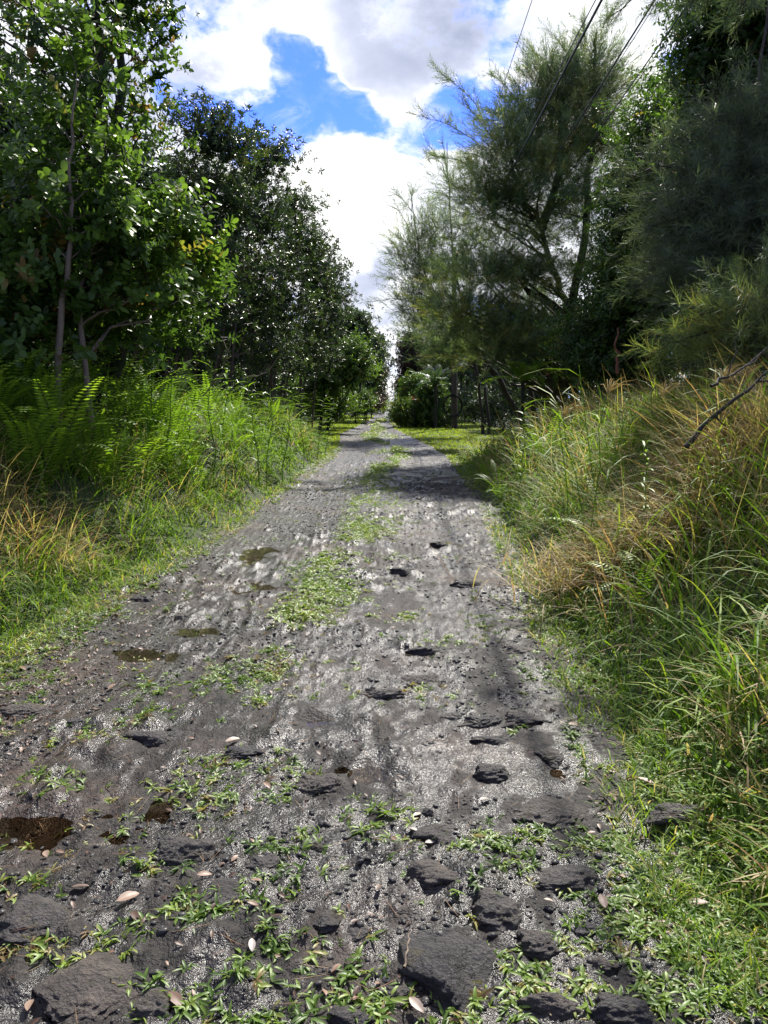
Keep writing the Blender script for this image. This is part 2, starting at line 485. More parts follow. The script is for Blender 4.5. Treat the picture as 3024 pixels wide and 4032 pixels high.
def road_mat():
    m = bpy.data.materials.new('wet_lava_gravel'); m.use_nodes = True
    t = NT(m.node_tree)
    tc = t.n('ShaderNodeTexCoord')
    P = tc.outputs['Object']
    big = t.n('ShaderNodeTexNoise', i_Vector=P, i_Scale=.9, i_Detail=5.0, i_Roughness=.6)
    mid = t.n('ShaderNodeTexNoise', i_Vector=P, i_Scale=7.0, i_Detail=6.0, i_Roughness=.7)
    fine = t.n('ShaderNodeTexNoise', i_Vector=P, i_Scale=110.0, i_Detail=4.0, i_Roughness=.7)
    m2 = t.n('ShaderNodeTexNoise', i_Vector=P, i_Scale=22.0, i_Detail=5.0, i_Roughness=.7)
    vo = t.n('ShaderNodeTexVoronoi', i_Vector=P, i_Scale=70.0)
    vo2 = t.n('ShaderNodeTexVoronoi', i_Vector=P, i_Scale=190.0)
    c = t.ramp(mid.outputs[0], [(.3, (.009, .008, .0075)), (.5, (.019, .017, .016)), (.7, (.044, .038, .034))])
    c = t.mix(t.math('MULTIPLY', t.smooth(big.outputs[0], .48, .68), .6), c, (.075, .052, .042))
    c = t.mix(.75, c, t.ramp(vo.outputs['Color'], [(.0, (.35, .35, .37)), (.5, (1, 1, 1)), (1, (2.1, 1.95, 1.85))]), 'MULTIPLY')
    ht = t.math('ADD', t.math('MULTIPLY', vo.outputs[0], -.9), t.math('ADD', t.math('MULTIPLY', vo2.outputs[0], -.5), t.math('ADD', t.math('MULTIPLY', fine.outputs[0], .9), t.math('MULTIPLY', m2.outputs[0], 2.6))))
    b = t.n('ShaderNodeBump', i_Height=ht, i_Strength=.85, i_Distance=.007)
    wet = t.smooth(t.math('ADD', t.n('ShaderNodeAttribute', attribute_name='v').outputs['Fac'], t.math('MULTIPLY', mid.outputs[0], .9)), .50, .95)
    ro = t.math('SUBTRACT', .62, t.math('MULTIPLY', wet, .27))
    p = t.n('ShaderNodeBsdfPrincipled', i_Base_Color=c, i_Roughness=ro, i_Normal=b.outputs[0])
    p.inputs['Specular IOR Level'].default_value = .22
    p.inputs['Coat Weight'].default_value = .6
    t.link(t.math('SUBTRACT', .40, t.math('MULTIPLY', wet, .18)), p.inputs['Coat Roughness'])
    p.inputs['Coat IOR'].default_value = 1.5
    ht2 = t.math('ADD', t.math('MULTIPLY', vo.outputs[0], -1.0), t.math('ADD', t.math('MULTIPLY', m2.outputs[0], 1.1), t.math('ADD', t.math('MULTIPLY', vo2.outputs[0], -.5), t.math('MULTIPLY', fine.outputs[0], .8))))
    b2 = t.n('ShaderNodeBump', i_Height=ht2, i_Strength=1.0, i_Distance=.0025)
    t.link(b2.outputs[0], p.inputs['Coat Normal'])
    t.link(t.math('ADD', t.math('MULTIPLY', wet, .42), .05), p.inputs['Coat Weight'])
    o = t.n('ShaderNodeOutputMaterial'); t.link(p.outputs[0], o.inputs[0])
    return m


M_ROAD = road_mat()
gy = np.concatenate([np.linspace(-14, .9, 24), 1.0 * np.exp(np.arange(0, 5.45, .016)), [260, 320, 420, 600]])
gt = np.concatenate([-np.exp(np.linspace(np.log(200), np.log(5.2), 30)), np.linspace(-5, 5, 170), np.exp(np.linspace(np.log(5.2), np.log(200), 30))])
GX, GY = np.meshgrid(gt, gy)
GZ = ground_h(GX, GY)
tag(link('ground', grid_mesh('ground', GX, GY, GZ, soil_mat())), kind='structure')
ry = np.concatenate([np.linspace(-4, 1.15, 40), 1.16 * np.exp(np.arange(0, 4.85, .0072))])
ru = np.linspace(0, 1, 360)
L_, R_ = edges(ry)
RX = (L_ - .55)[:, None] * (1 - ru)[None] + (R_ + .55)[:, None] * ru[None]
RY = np.repeat(ry[:, None], 360, 1)
tag(link('road', grid_mesh('road', RX, RY, road_h(RX, RY), M_ROAD, True, wet_map(RX, RY))), 'rutted wet lava gravel track running straight ahead', kind='structure')


# puddles
def water_mat():
    m = bpy.data.materials.new('puddle_water'); m.use_nodes = True
    t = NT(m.node_tree)
    tc = t.n('ShaderNodeTexCoord')
    n = t.n('ShaderNodeTexNoise', i_Vector=tc.outputs['Object'], i_Scale=30.0, i_Detail=2.0)
    b = t.n('ShaderNodeBump', i_Height=n.outputs[0], i_Strength=.12, i_Distance=.004)
    fr = t.n('ShaderNodeFresnel', i_IOR=1.42, i_Normal=b.outputs[0])
    tr = t.n('ShaderNodeBsdfTransparent', i_Color=(.74, .67, .58, 1))
    gl = t.n('ShaderNodeBsdfGlossy', i_Roughness=.02, i_Normal=b.outputs[0])
    mx = t.n('ShaderNodeMixShader', i_0=fr.outputs[0])
    t.link(tr.outputs[0], mx.inputs[1]); t.link(gl.outputs[0], mx.inputs[2])
    o = t.n('ShaderNodeOutputMaterial'); t.link(mx.outputs[0], o.inputs[0])
    return m


M_WATER = water_mat()
for (a, b, rx, ry_) in PUD:
    ac = Acc()
    th = np.arange(28) * 2 * pi / 28
    rr = 1.5 + .25 * np.sin(3 * th + a * 9) + .15 * np.sin(5 * th + b * 7)
    zz = WATER + float(crest(np.array([b]))[0])
    V = np.concatenate([[[a, b, zz]], np.stack([a + rx * rr * np.cos(th), b + ry_ * rr * np.sin(th), np.full(28, zz)], -1)])
    T = np.stack([np.zeros(28, int), 1 + np.arange(28), 1 + (np.arange(28) + 1) % 28], -1)
    ac.add(V, None, T)
    tag(link('puddle', ac.mesh('puddle', M_WATER)), kind='structure')

# ------------------------------------------------------------------ leaf and sprig templates
def tcat(parts):
    V = []; Q = []; T = []; K = []; n = 0
    for (v, q, t, k) in parts:
        v = np.asarray(v, float).reshape(-1, 3)
        V.append(v); K.append(np.broadcast_to(np.asarray(k, float), (len(v),)))
        if len(q): Q.append(np.asarray(q).reshape(-1, 4) + n)
        if len(t): T.append(np.asarray(t).reshape(-1, 3) + n)
        n += len(v)
    return (np.concatenate(V), np.concatenate(Q) if Q else np.zeros((0, 4), int),
            np.concatenate(T) if T else np.zeros((0, 3), int), np.concatenate(K))


def leaf_v(L, W, fold=.25, curl=.15, obov=.5, simple=False):
    """leaf along +x, normal +z"""
    if simple:
        V = [(0, 0, 0), (L * obov, W / 2, fold * W / 2), (L, 0, -curl * L), (L * obov, -W / 2, fold * W / 2)]
        return np.array(V), np.zeros((0, 4), int), np.array([(0, 3, 2), (0, 2, 1)])
    xs = [0, .28, .68, .9, 1.0]
    ws = [.06, .36 + .3 * (1 - obov), .5, .28, 0.0]
    V = []
    for x, wd in zip(xs, ws):
        z = -curl * L * x * x
        V += [(x * L, wd * W, z + fold * wd * W), (x * L, 0, z), (x * L, -wd * W, z + fold * wd * W)]
    Q = []
    for i in range(4):
        a = i * 3
        Q += [(a + 1, a + 4, a + 3, a), (a + 2, a + 5, a + 4, a + 1)]
    return np.array(V), np.array(Q), np.zeros((0, 3), int)


def rot(V, az, el, roll=0.0):
    V = np.asarray(V, float)
    c, s = cos(roll), sin(roll)
    V = V @ np.array([[1, 0, 0], [0, c, s], [0, -s, c]])
    c, s = cos(el), sin(el)
    V = V @ np.array([[c, 0, s], [0, 1, 0], [-s, 0, c]])
    c, s = cos(az), sin(az)
    return V @ np.array([[c, s, 0], [-s, c, 0], [0, 0, 1]])


def stem_part(p0, p1, r, back=.0):
    p0 = np.array(p0, float); p1 = np.array(p1, float)
    V = [p0 + (r, 0, 0), p0 + (-r * .5, r * .87, 0), p0 + (-r * .5, -r * .87, 0), p1]
    return (V, [], [(0, 1, 3), (1, 2, 3), (2, 0, 3)], np.nan)


def whorl(g, L=.09, W=.035, n=7, simple=True, el=(.35, .95), stem=.18, r=.004):
    P = [stem_part((0, 0, -stem), (0, 0, .01), r)]
    for i in range(n):
        v, q, t = leaf_v(L * g.uniform(.7, 1.15), W * g.uniform(.8, 1.1), simple=simple)
        v = rot(v, i * 2.399 + g.uniform(-.2, .2), g.uniform(*el) if i > n * .4 else g.uniform(el[0] - .4, el[0] + .2), g.uniform(-.5, .5))
        v = v + (0, 0, -.03 * (i < n * .4) - g.uniform(0, .02))
        P.append((v, q, t, g.uniform(-.10, .12)))
    return tcat(P)


def spray(g, L=.075, W=.035, n=10, ln=.3, simple=True, r=.004, el=.45):
    P = [stem_part((0, 0, -.1), (0, 0, ln), r)]
    for i in range(n):
        z = ln * (i + .5) / n
        v, q, t = leaf_v(L * g.uniform(.7, 1.1), W * g.uniform(.8, 1.1), simple=simple)
        v = rot(v, (i % 2) * pi + g.uniform(-.7, .7), el + g.uniform(-.35, .35), g.uniform(-.8, .8)) + (0, 0, z)
        P.append((v, q, t, g.uniform(-.12, .12)))
    return tcat(P)


def needles(g, ln=.5, n=26, NL=.17, wd=.004, droop=.25, fwd=.75):
    """casuarina shoot: thin jointed branchlets leaving a twig"""
    P = [stem_part((0, 0, -.12), (0, 0, ln), .004)]
    V = []; T = []
    for i in range(n):
        z = ln * (i / n) ** .9
        az = g.uniform(0, 2 * pi)
        l = NL * g.uniform(.6, 1.15) * (1 - .35 * z / ln)
        e = fwd + g.uniform(-.25, .3)
        dr = np.array([cos(az) * cos(e), sin(az) * cos(e), sin(e)])
        sd = np.array([-sin(az), cos(az), 0]) * wd / 2
        b = np.array([0, 0, z]); mid = b + dr * l * .55; tip = b + dr * l + np.array([cos(az), sin(az), -1.2]) * droop * l * .35
        k = len(V)
        V += [b + sd * .6, b - sd * .6, mid + sd, mid - sd, tip]
        T += [(k, k + 1, k + 3), (k, k + 3, k + 2), (k + 2, k + 3, k + 4)]
    P.append((V, [], T, np.repeat(g.uniform(-.15, .15, n), 5)))
    return tcat(P)


G0 = np.random.default_rng(3)
T_WH_N = [whorl(G0, .10, .045, 8, False) for _ in range(3)]
T_SP_N = [spray(G0, .085, .05, 9, .26, False) for _ in range(3)]
T_WH = [whorl(G0, .10, .038, 7) for _ in range(3)]
T_WHG = [whorl(G0, .085, .034, 8, el=(.5, 1.1)) for _ in range(3)]
T_SP = [spray(G0, .09, .042, 10, .3) for _ in range(3)]
T_BIG = [whorl(G0, .20, .085, 7, el=(.1, .7)) for _ in range(3)]
T_ND = [needles(G0, .5, 30, .22, .0085) for _ in range(3)]
T_NDF = [needles(G0, .6, 20, .25, .013) for _ in range(3)]
T_NDN = [needles(G0, .42, 34, .19, .0042, .35, .8) for _ in range(3)]


def bend(p0, p1, g, n=6, sag=.12, wob=.06):
    p0 = np.asarray(p0, float); p1 = np.asarray(p1, float)
    t = np.linspace(0, 1, n)[:, None]
    L = np.linalg.norm(p1 - p0)
    P = p0 * (1 - t) + p1 * t
    P[:, 2:] += sag * L * np.sin(t * pi)
    if n > 2:
        P[1:-1] += g.normal(size=(n - 2, 3)) * wob * L * .5
    return P


def in_blob(g, c, r, n, shell=.45):
    r = np.broadcast_to(np.asarray(r, float), (3,))
    d = g.normal(size=(n, 3)); d /= np.linalg.norm(d, axis=1, keepdims=True)
    q = g.uniform(0, 1, n) ** shell
    return np.asarray(c) + d * q[:, None] * r


def foliage(acc, g, centres, out_from, tmpls, per, cr, up=.6, size=(.8, 1.2), vr=(.1, .8), flat=.6, outw=.8):
    n = len(centres)
    vb = g.uniform(vr[0], vr[1], n)
    idx = np.repeat(np.arange(n), per)
    off = g.normal(size=(len(idx), 3)) * cr * np.array([1, 1, flat])
    p = centres[idx] + off
    ax = off / cr * .5 + outw * (centres[idx] - out_from) / (np.linalg.norm(centres[idx] - out_from, axis=1, keepdims=True) + 1e-6)
    ax = ax + np.array([0, 0, up]) + g.normal(size=ax.shape) * .35
    s = g.uniform(size[0], size[1], len(idx))
    v = np.clip(vb[idx] + g.normal(size=len(idx)) * .12, .07, 1)
    k = g.integers(0, len(tmpls), len(idx))
    for j, tm in enumerate(tmpls):
        m = k == j
        if m.any():
            stamp(acc, tm, frames(ax[m], g), p[m], s[m], v[m])
    return p


def tree(name, label, cat, trunks, blobs, tmpls, leafmat, barkmat, seed, group=None, per=26, cr=.22, shoots=(), r0=.1,
         up=.6, size=(.8, 1.2), vr=(.1, .8), flat=.6, limb_r=.018, sag=.1, trunk_name='trunk', crown_name='crown', limbs=1.0, outw=.8, shell=.45):
    """trunks: list of point lists (world); blobs: (centre, radius, number of clumps)"""
    g = np.random.default_rng(seed)
    base = np.array(trunks[0][0], float)
    root = thing(name, label, cat, base, group)
    ca = Acc()
    limbsegs = []
    allp = []
    tra = []
    for tp in trunks:
        tp = np.array(tp, float)
        # smooth the polyline
        m = 4 * (len(tp) - 1) + 1
        s = np.linspace(0, len(tp) - 1, m)
        P = np.stack([np.interp(s, np.arange(len(tp)), tp[:, i]) for i in range(3)], 1)
        for _ in range(2):
            P[1:-1] = (P[:-2] + 2 * P[1:-1] + P[2:]) / 4
        P[1:-1, :2] += g.normal(size=(m - 2, 2)) * r0 * .25
        rad = r0 * (1 - .8 * np.linspace(0, 1, m) ** 1.1)
        rad[0] *= 1.25
        tra.append((P, rad)); allp.append(np.column_stack([P, rad]))
    allp = np.concatenate(allp)
    lac = Acc()
    for (c, r, n) in blobs:
        c = np.asarray(c, float)
        cs = in_blob(g, c, r, n, shell)
        foliage(ca, g, cs, c - np.array([0, 0, .3 * np.mean(r)]), tmpls, per, cr, up, size, vr, flat, outw)
        for q in cs:
            if g.uniform() > limbs: continue
            hd = np.hypot(allp[:, 0] - q[0], allp[:, 1] - q[1])
            ok = allp[:, 2] < q[2] - .3 * hd
            sc = hd * .6 + np.abs(allp[:, 2] - (q[2] - .5 * hd)) + (~ok) * 5
            j = int(np.argmin(sc))
            B = bend(allp[j, :3], q, g, 6, sag * .5)
            rr = min(allp[j, 3] * .55, limb_r * (.5 + .5 * np.linalg.norm(q - allp[j, :3])))
            tube(lac, B, np.linspace(rr, .004, 6), 4)
    for (p0, p1, n) in shoots:
        p0 = np.asarray(p0, float); p1 = np.asarray(p1, float)
        B = bend(p0, p1, g, 8, .10, .03)
        tube(lac, B, np.linspace(.014, .004, 8), 4)
        t = np.clip(g.uniform(.1, 1.0, n), 0, 1) * 7
        i = np.minimum(t.astype(int), 6); f = (t - i)[:, None]
        p = B[i] * (1 - f) + B[i + 1] * f
        d = (B[i + 1] - B[i]); d /= np.linalg.norm(d, axis=1, keepdims=True) + 1e-9
        ax = d + g.normal(size=d.shape) * .45 + np.array([0, 0, .15])
        k = g.integers(0, len(tmpls), n)
        for j, tm in enumerate(tmpls):
            m = k == j
            if m.any():
                stamp(ca, tm, frames(ax[m], g), p[m], g.uniform(.7, 1.1, m.sum()), g.uniform(vr[0], vr[1], m.sum()))
    for arr in (ca, lac):
        for V in arr.V: V -= base
    me = ca.mesh(crown_name, leafmat)
    co = link(crown_name, me, root)
    first_trunk = None
    for (P, rad) in tra:
        ta = Acc()
        tube(ta, P - base, rad, 8)
        to = link(trunk_name, ta.mesh(trunk_name, barkmat, True), root)
        first_trunk = first_trunk or to
    if lac.n:
        link('limb', lac.mesh('limb', barkmat), first_trunk)['kind'] = 'stuff'
    return root


def S(x, y):
    return float(surf(np.array([x]), np.array([y]))[0])


def gp(x, y, dz=-.05):
    return np.array([x, y, S(x, y) + dz])


def B(px, py, r, Y, n, ry=None, dy=0):
    """crown blob seen around pixel (px,py) with radius r pixels at distance Y"""
    c = at(px, py, Y)
    R = r * Y / FPX
    rz = (ry if ry else r) * Y / FPX
    c[1] += dy
    return (c, (R, max(R, .6), rz), n)


# ------------------------------------------------------------------ left side trees
def stems(x, y, tops, g, sp=.35):
    out = []
    for tp in tops:
        b = gp(x + g.uniform(-sp, sp), y + g.uniform(-sp, sp))
        tp = np.asarray(tp, float)
        mid = b * .55 + tp * .45; mid[2] = b[2] + (tp[2] - b[2]) * .55
        mid[:2] += g.uniform(-.12, .12, 2)
        out.append([b, mid, tp])
    return out


gs = np.random.default_rng(11)
# near left: tall tree with two dark mossy trunks
tree('broadleaf_tree', 'tall tree at the left edge with two dark mossy trunks and open glossy leaves', 'tree',
     [[gp(-3.62, 9.6), at(425, 1100, 9.6), at(405, 600, 9.6), at(390, 100, 9.6), at(370, -500, 9.6)],
      [gp(-3.3, 9.7), at(470, 1000, 9.7), at(480, 560, 9.7), at(455, 200, 9.7), at(520, -300, 9.7)]],
     [B(180, 130, 330, 9.3, 34), B(430, 60, 190, 9.6, 17), B(550, 60, 110, 9.8, 8), B(330, 480, 270, 9.2, 26), B(510, 420, 100, 9.4, 6), B(80, 700, 260, 9.0, 18), B(480, 760, 110, 9.2, 4), B(300, -300, 400, 9.5, 22), B(600, 180, 70, 9.6, 4)],
     T_WH_N + T_SP_N, M_BROAD, M_BARKD, 101, per=11, cr=.21, r0=.11, vr=(.15, .95), size=(.5, .95), limb_r=.02,
     shoots=[(at(560, 250, 9.5), at(690, 120, 9.6), 12), (at(520, 100, 9.6), at(680, 60, 9.7), 14), (at(540, 350, 9.5), at(640, 300, 9.6), 8), (at(480, 20, 9.6), at(640, -40, 9.6), 12)])
# slender pale stems in front
tree('sapling', 'slender pale leaning stem with round glossy leaves in front of the mossy trunks', 'tree',
     [[gp(-3.25, 7.6), at(235, 1250, 7.6), at(285, 950, 7.6), at(270, 640, 7.7), at(300, 350, 7.8)]],
     [B(280, 560, 170, 7.7, 6), B(150, 780, 150, 7.5, 6), B(430, 830, 130, 7.9, 5), B(330, 250, 160, 7.8, 3)],
     T_WH_N + T_SP_N, M_BRIGHT, M_BARKP, 102, per=16, cr=.17, r0=.04, vr=(.06, .7), limb_r=.012)
tree('sapling', 'pale grey stem curving right of the slender leaning stem, bright leaves reaching over the ferns', 'tree',
     [[gp(-2.95, 7.9), at(310, 1230, 7.9), at(330, 1050, 7.9), at(400, 870, 8.0), at(480, 700, 8.1)]],
     [B(640, 900, 110, 8.6, 7), B(560, 1120, 140, 8.4, 8), B(760, 1040, 70, 9.0, 5), B(480, 930, 120, 8.2, 6)],
     T_WH_N + T_SP_N, M_BRIGHT, M_BARKP, 103, per=16, cr=.16, r0=.035, vr=(.25, .95), limb_r=.012,
     shoots=[(at(600, 1150, 8.6), at(925, 1150, 9.2), 24), (at(640, 1000, 8.6), at(770, 930, 9.0), 12), (at(600, 1220, 8.6), at(800, 1210, 9.2), 14)])
tree('broadleaf_shrub', 'leafy dark shrub filling the left edge under the tall mossy tree', 'shrub',
     stems(-4.4, 8.4, [at(60, 900, 8.4), at(160, 1000, 8.3), at(-100, 800, 8.4)], gs),
     [B(60, 1000, 210, 8.2, 26), B(200, 1180, 170, 8.0, 20), B(20, 1330, 150, 7.6, 14), B(420, 1200, 150, 8.9, 16), B(-160, 800, 250, 8.3, 20)],
     T_SP_N + T_WH_N, M_BROAD, M_BARKD, 104, per=14, cr=.2, r0=.04, vr=(.25, 1.))
tree('broadleaf_shrub', 'yellowish leafy shrub with branches spreading below the pale stems', 'shrub',
     stems(-4.0, 10.4, [at(560, 1000, 10.4), at(420, 950, 10.4), at(640, 1080, 10.4)], gs),
     [B(620, 1180, 140, 10.2, 12), B(720, 1240, 100, 10.4, 8), B(500, 1050, 150, 10.4, 10), B(380, 1120, 120, 10.0, 12)],
     T_WH + T_SP, M_BRIGHT, M_BARKD, 105, per=22, cr=.2, r0=.035, vr=(.1, .75))

# guava thickets: many upright stems, dark foliage, receding along the left verge
GT = 'dark many-stemmed thickets along the left verge'
GUAVA = [
    (-4.6, 15.0, 'tallest dark many-stemmed thicket, its leafy tips peaking against the blue sky', [(820, 520, 95, 14), (900, 560, 80, 10), (770, 700, 110, 14), (900, 760, 120, 18), (850, 1000, 150, 22), (800, 1230, 150, 20)], [(820, 450), (900, 500), (760, 620), (880, 620), (960, 700), (830, 700), (720, 700)], [(800, 520, 820, 425), (860, 540, 890, 440), (760, 600, 700, 480), (930, 560, 1000, 510)]),
    (-3.9, 17.5, 'dark many-stemmed thicket just right of the tallest one', [(1000, 640, 85, 12), (1080, 620, 60, 7), (1010, 820, 130, 20), (1000, 1050, 150, 24), (960, 1280, 140, 18)], [(1000, 590), (1080, 600), (960, 700), (1040, 700), (1100, 800)], [(1020, 640, 1000, 560), (1080, 620, 1110, 560)]),
    (-3.6, 21.0, 'dark many-stemmed thicket in the middle of the left row', [(1130, 820, 90, 14), (1150, 980, 130, 22), (1120, 1180, 150, 24), (1090, 1360, 120, 14)], [(1120, 740), (1180, 850), (1060, 800), (1150, 900)], [(1130, 800, 1130, 700)]),
    (-3.4, 26.0, 'dark many-stemmed thicket whose rounded crown leans toward the track', [(1210, 960, 75, 14), (1240, 1080, 90, 20), (1250, 1220, 95, 22), (1200, 1380, 100, 16)], [(1200, 900), (1260, 980), (1230, 1050), (1180, 1000)], []),
    (-3.1, 31.0, 'furthest dark many-stemmed thicket, overhanging the grass edge', [(1290, 1080, 50, 12), (1310, 1170, 60, 16), (1290, 1290, 70, 18), (1250, 1400, 70, 14)], [(1280, 1030), (1320, 1110), (1260, 1120)], []),
]
for i, (x, y, lab, bl, tops, sh) in enumerate(GUAVA):
    big = y / 15.0
    tree('guava_thicket', lab, 'shrub', stems(x, y, [at(a, b, y) for a, b in tops], gs, .75),
         [B(a, b, r, y + gs.uniform(-.7, .5), int(n * 1.25)) for a, b, r, n in bl], T_WHG, M_GUAVA, M_BARKG, 120 + i, GT,
         per=20, cr=.25 * big ** .35, r0=.032, vr=(.1, .8), size=(.8 * big ** .4, 1.25 * big ** .4), trunk_name='stem', limbs=.8,
         shoots=[(at(a, b, y), at(c, d, y), 9) for a, b, c, d in sh])
tree('broadleaf_shrub', 'bright green bushy tree beside the small lawn on the left', 'tree',
     [[gp(-3.1, 37), at(1275, 1560, 37), at(1300, 1460, 37), at(1340, 1380, 37)], [gp(-2.7, 37.3), at(1300, 1540, 37), at(1350, 1440, 37)]],
     [B(1350, 1400, 55, 36, 18), B(1390, 1440, 40, 36, 12), B(1300, 1470, 60, 36, 18), B(1250, 1530, 60, 36, 14), B(1370, 1500, 35, 36, 9), B(1270, 1590, 55, 38, 14), B(1330, 1580, 40, 38, 12)],
     T_SP, M_BRIGHT, M_BARKD, 130, per=26, cr=.32, r0=.09, size=(1.3, 2.0), vr=(.05, .8))
FARL = [(-3.6, 44, 'grey-green feathery tree standing above the bright bushy tree', [(1390, 1270, 40, 12), (1400, 1340, 50, 18), (1350, 1300, 50, 14), (1440, 1390, 40, 14)], M_GUAVA, 1240),
        (-3.4, 54, 'tall loose tree at the far bend on the left', [(1440, 1330, 40, 14), (1455, 1400, 38, 14), (1440, 1460, 40, 16), (1430, 1530, 40, 14)], M_GUAVA, 1290),
        (-2.9, 66, 'olive tree behind the far bend, left of the palm', [(1465, 1400, 24, 12), (1468, 1460, 25, 12), (1458, 1520, 28, 14), (1475, 1570, 25, 10)], M_RUST, 1370),
        (-3.6, 84, 'small dark tree at the far end on the left', [(1482, 1500, 12, 10), (1478, 1550, 14, 12), (1484, 1585, 12, 8)], M_GUAVA, 1450)]
for i, (x, y, lab, bl, mat, top) in enumerate(FARL):
    tree('roadside_tree', lab, 'tree', [[gp(x, y), at(bl[-1][0], 1560, y), at(bl[0][0], top + 60, y)]],
         [B(a, b, r, y, int(n * 1.6)) for a, b, r, n in bl], T_WH, mat, M_BARKD, 140 + i, None, per=24, cr=.38 + y * .002, r0=.11, size=(1.6, 2.6 + y * .01), vr=(.1, .9))
# bushes by the bend on the left
for i, (px, py, r, Y, mat, lab) in enumerate([(1400, 1580, 32, 50, M_BRIGHT, 'rounded yellow-green bush at the far end of the small lawn'), (1440, 1590, 26, 56, M_RUST, 'low brownish bush right of the rounded yellow-green bush'),
                                              (1462, 1588, 18, 66, M_BRIGHT, 'low green bush where the track bends out of sight')]):
    c = at(px, py, Y)
    tree('bush', lab, 'bush', [[gp(c[0], Y), c]], [B(px, py, r, Y, 34, r * .8), B(px, py + r * .5, r * 1.1, Y, 24, r * .5)], T_SP, mat, M_BARKD, 160 + i, per=26, cr=.3, r0=.05, size=(1.3, 2.0), vr=(.3, .95))

# ------------------------------------------------------------------ right side trees
tree('casuarina_tree', 'big feathery casuarina with a dark leaning trunk on the right of the track', 'tree',
     [[gp(5.25, 21.5), at(2260, 1450, 21), at(2235, 1230, 21), at(2180, 1060, 21), at(2130, 900, 21), at(2060, 770, 21), at(2010, 640, 21), at(2000, 480, 21)],
      [at(2235, 1250, 21), at(2300, 950, 21), at(2330, 600, 21), at(2340, 300, 21), at(2350, 120, 21)],
      [at(2130, 900, 21), at(2220, 650, 21), at(2200, 400, 21)]],
     [B(2340, 260, 80, 21, 12), B(2300, 380, 110, 21, 22), B(2180, 330, 110, 21, 18), B(2060, 440, 110, 21, 18), B(2200, 530, 170, 21, 34), B(2010, 600, 140, 20.5, 28), B(2340, 640, 130, 21.3, 26),
      B(2130, 740, 170, 20.5, 36), B(1930, 800, 110, 20.5, 18), B(2300, 800, 130, 21, 22), B(2000, 920, 150, 20, 20), B(1850, 730, 70, 21, 6), B(2420, 1010, 90, 20.5, 12, 50),
      B(1900, 1080, 130, 20, 24, 80), B(2080, 1110, 120, 20.5, 16, 70), B(1830, 1220, 120, 19.5, 24, 80), B(2010, 1280, 130, 19.5, 22, 70), B(1950, 1380, 120, 19.5, 18, 60), B(2150, 1400, 110, 20, 16, 60), B(2310, 1380, 90, 20, 9, 60), B(2280, 1080, 80, 20.5, 7, 40), B(2240, 420, 150, 21.4, 20)],
     T_ND, M_CASU, M_BARKC, 201, per=17, cr=.30, r0=.12, up=.28, flat=.38, outw=1.0, limbs=.45, vr=(.12, .9), limb_r=.03, sag=.04,
     shoots=[(at(1980, 620, 21), at(1820, 400, 21), 30), (at(1960, 560, 21), at(1720, 280, 21.5), 34), (at(1940, 620, 21), at(1660, 455, 21.5), 34), (at(2050, 420, 21), at(1930, 290, 21), 18), (at(1900, 700, 21), at(1690, 610, 21), 24),
             (at(2280, 300, 21), at(2160, 120, 21), 24), (at(2320, 250, 21), at(2400, 60, 21), 30), (at(2180, 300, 21), at(2080, 190, 21), 18), (at(2300, 200, 21), at(2300, 90, 21), 18), (at(2350, 400, 21), at(2600, 330, 21), 28), (at(2370, 420, 21), at(2530, 290, 21), 18), (at(2350, 500, 21), at(2480, 420, 21), 16),
             (at(1900, 850, 21), at(1760, 780, 21), 16), (at(2300, 640, 21), at(2460, 560, 21), 16), (at(2320, 820, 21), at(2470, 760, 21), 18)])
tree('casuarina_tree', 'pale thin casuarina with several upright tops behind the big one, left', 'tree',
     [[gp(4.5, 33), at(1905, 1450, 33), at(1860, 1300, 33), at(1790, 1100, 33), at(1770, 800, 33), at(1760, 560, 33)], [gp(4.3, 33.6), at(1880, 1440, 33), at(1830, 1330, 33), at(1720, 1240, 33), at(1650, 1000, 33), at(1620, 780, 33)]],
     [B(1650, 950, 70, 33, 18), B(1740, 900, 60, 33, 12), B(1600, 1030, 45, 33, 10), B(1680, 1080, 70, 33, 20), B(1760, 1050, 70, 33, 18), B(1640, 1180, 60, 33, 18), B(1700, 1260, 80, 33, 26), B(1640, 1290, 50, 33, 12), B(1850, 950, 80, 33, 18), B(1780, 700, 45, 33, 6), B(1850, 1300, 100, 33, 22), B(1760, 1350, 60, 33, 10)],
     T_NDF, M_CASU, M_BARKC, 202, per=14, cr=.36, r0=.07, up=.8, flat=.9, vr=(.15, .8), limb_r=.025,
     shoots=[(at(1640, 860, 33), at(1550, 760, 33), 20), (at(1620, 920, 33), at(1560, 820, 33), 16), (at(1620, 1060, 33), at(1535, 1000, 33), 18), (at(1680, 1210, 33), at(1450, 1190, 32), 22), (at(1650, 1260, 33), at(1560, 1225, 32.5), 12), (at(1700, 1000, 33), at(1680, 800, 33), 14), (at(1770, 760, 33), at(1740, 540, 33), 20), (at(1620, 830, 33), at(1625, 740, 33), 14), (at(1600, 1120, 33), at(1540, 1090, 33), 10), (at(1760, 700, 33), at(1680, 560, 33), 14)])
tree('casuarina_tree', 'slanting bare-trunked casuarina in the shade right of the wooden pole', 'tree',
     [[gp(4.9, 25), at(1960, 1480, 25), at(1880, 1380, 25), at(1800, 1340, 25)], [gp(5.4, 26), at(2060, 1450, 26), at(1990, 1250, 26)]],
     [B(1800, 1350, 90, 25, 18, 60), B(1900, 1330, 100, 25, 18, 60), B(2060, 1250, 120, 26, 16)], T_ND, M_CASU, M_BARKC, 203, per=26, cr=.3, r0=.11, vr=(.1, .5), up=.3)
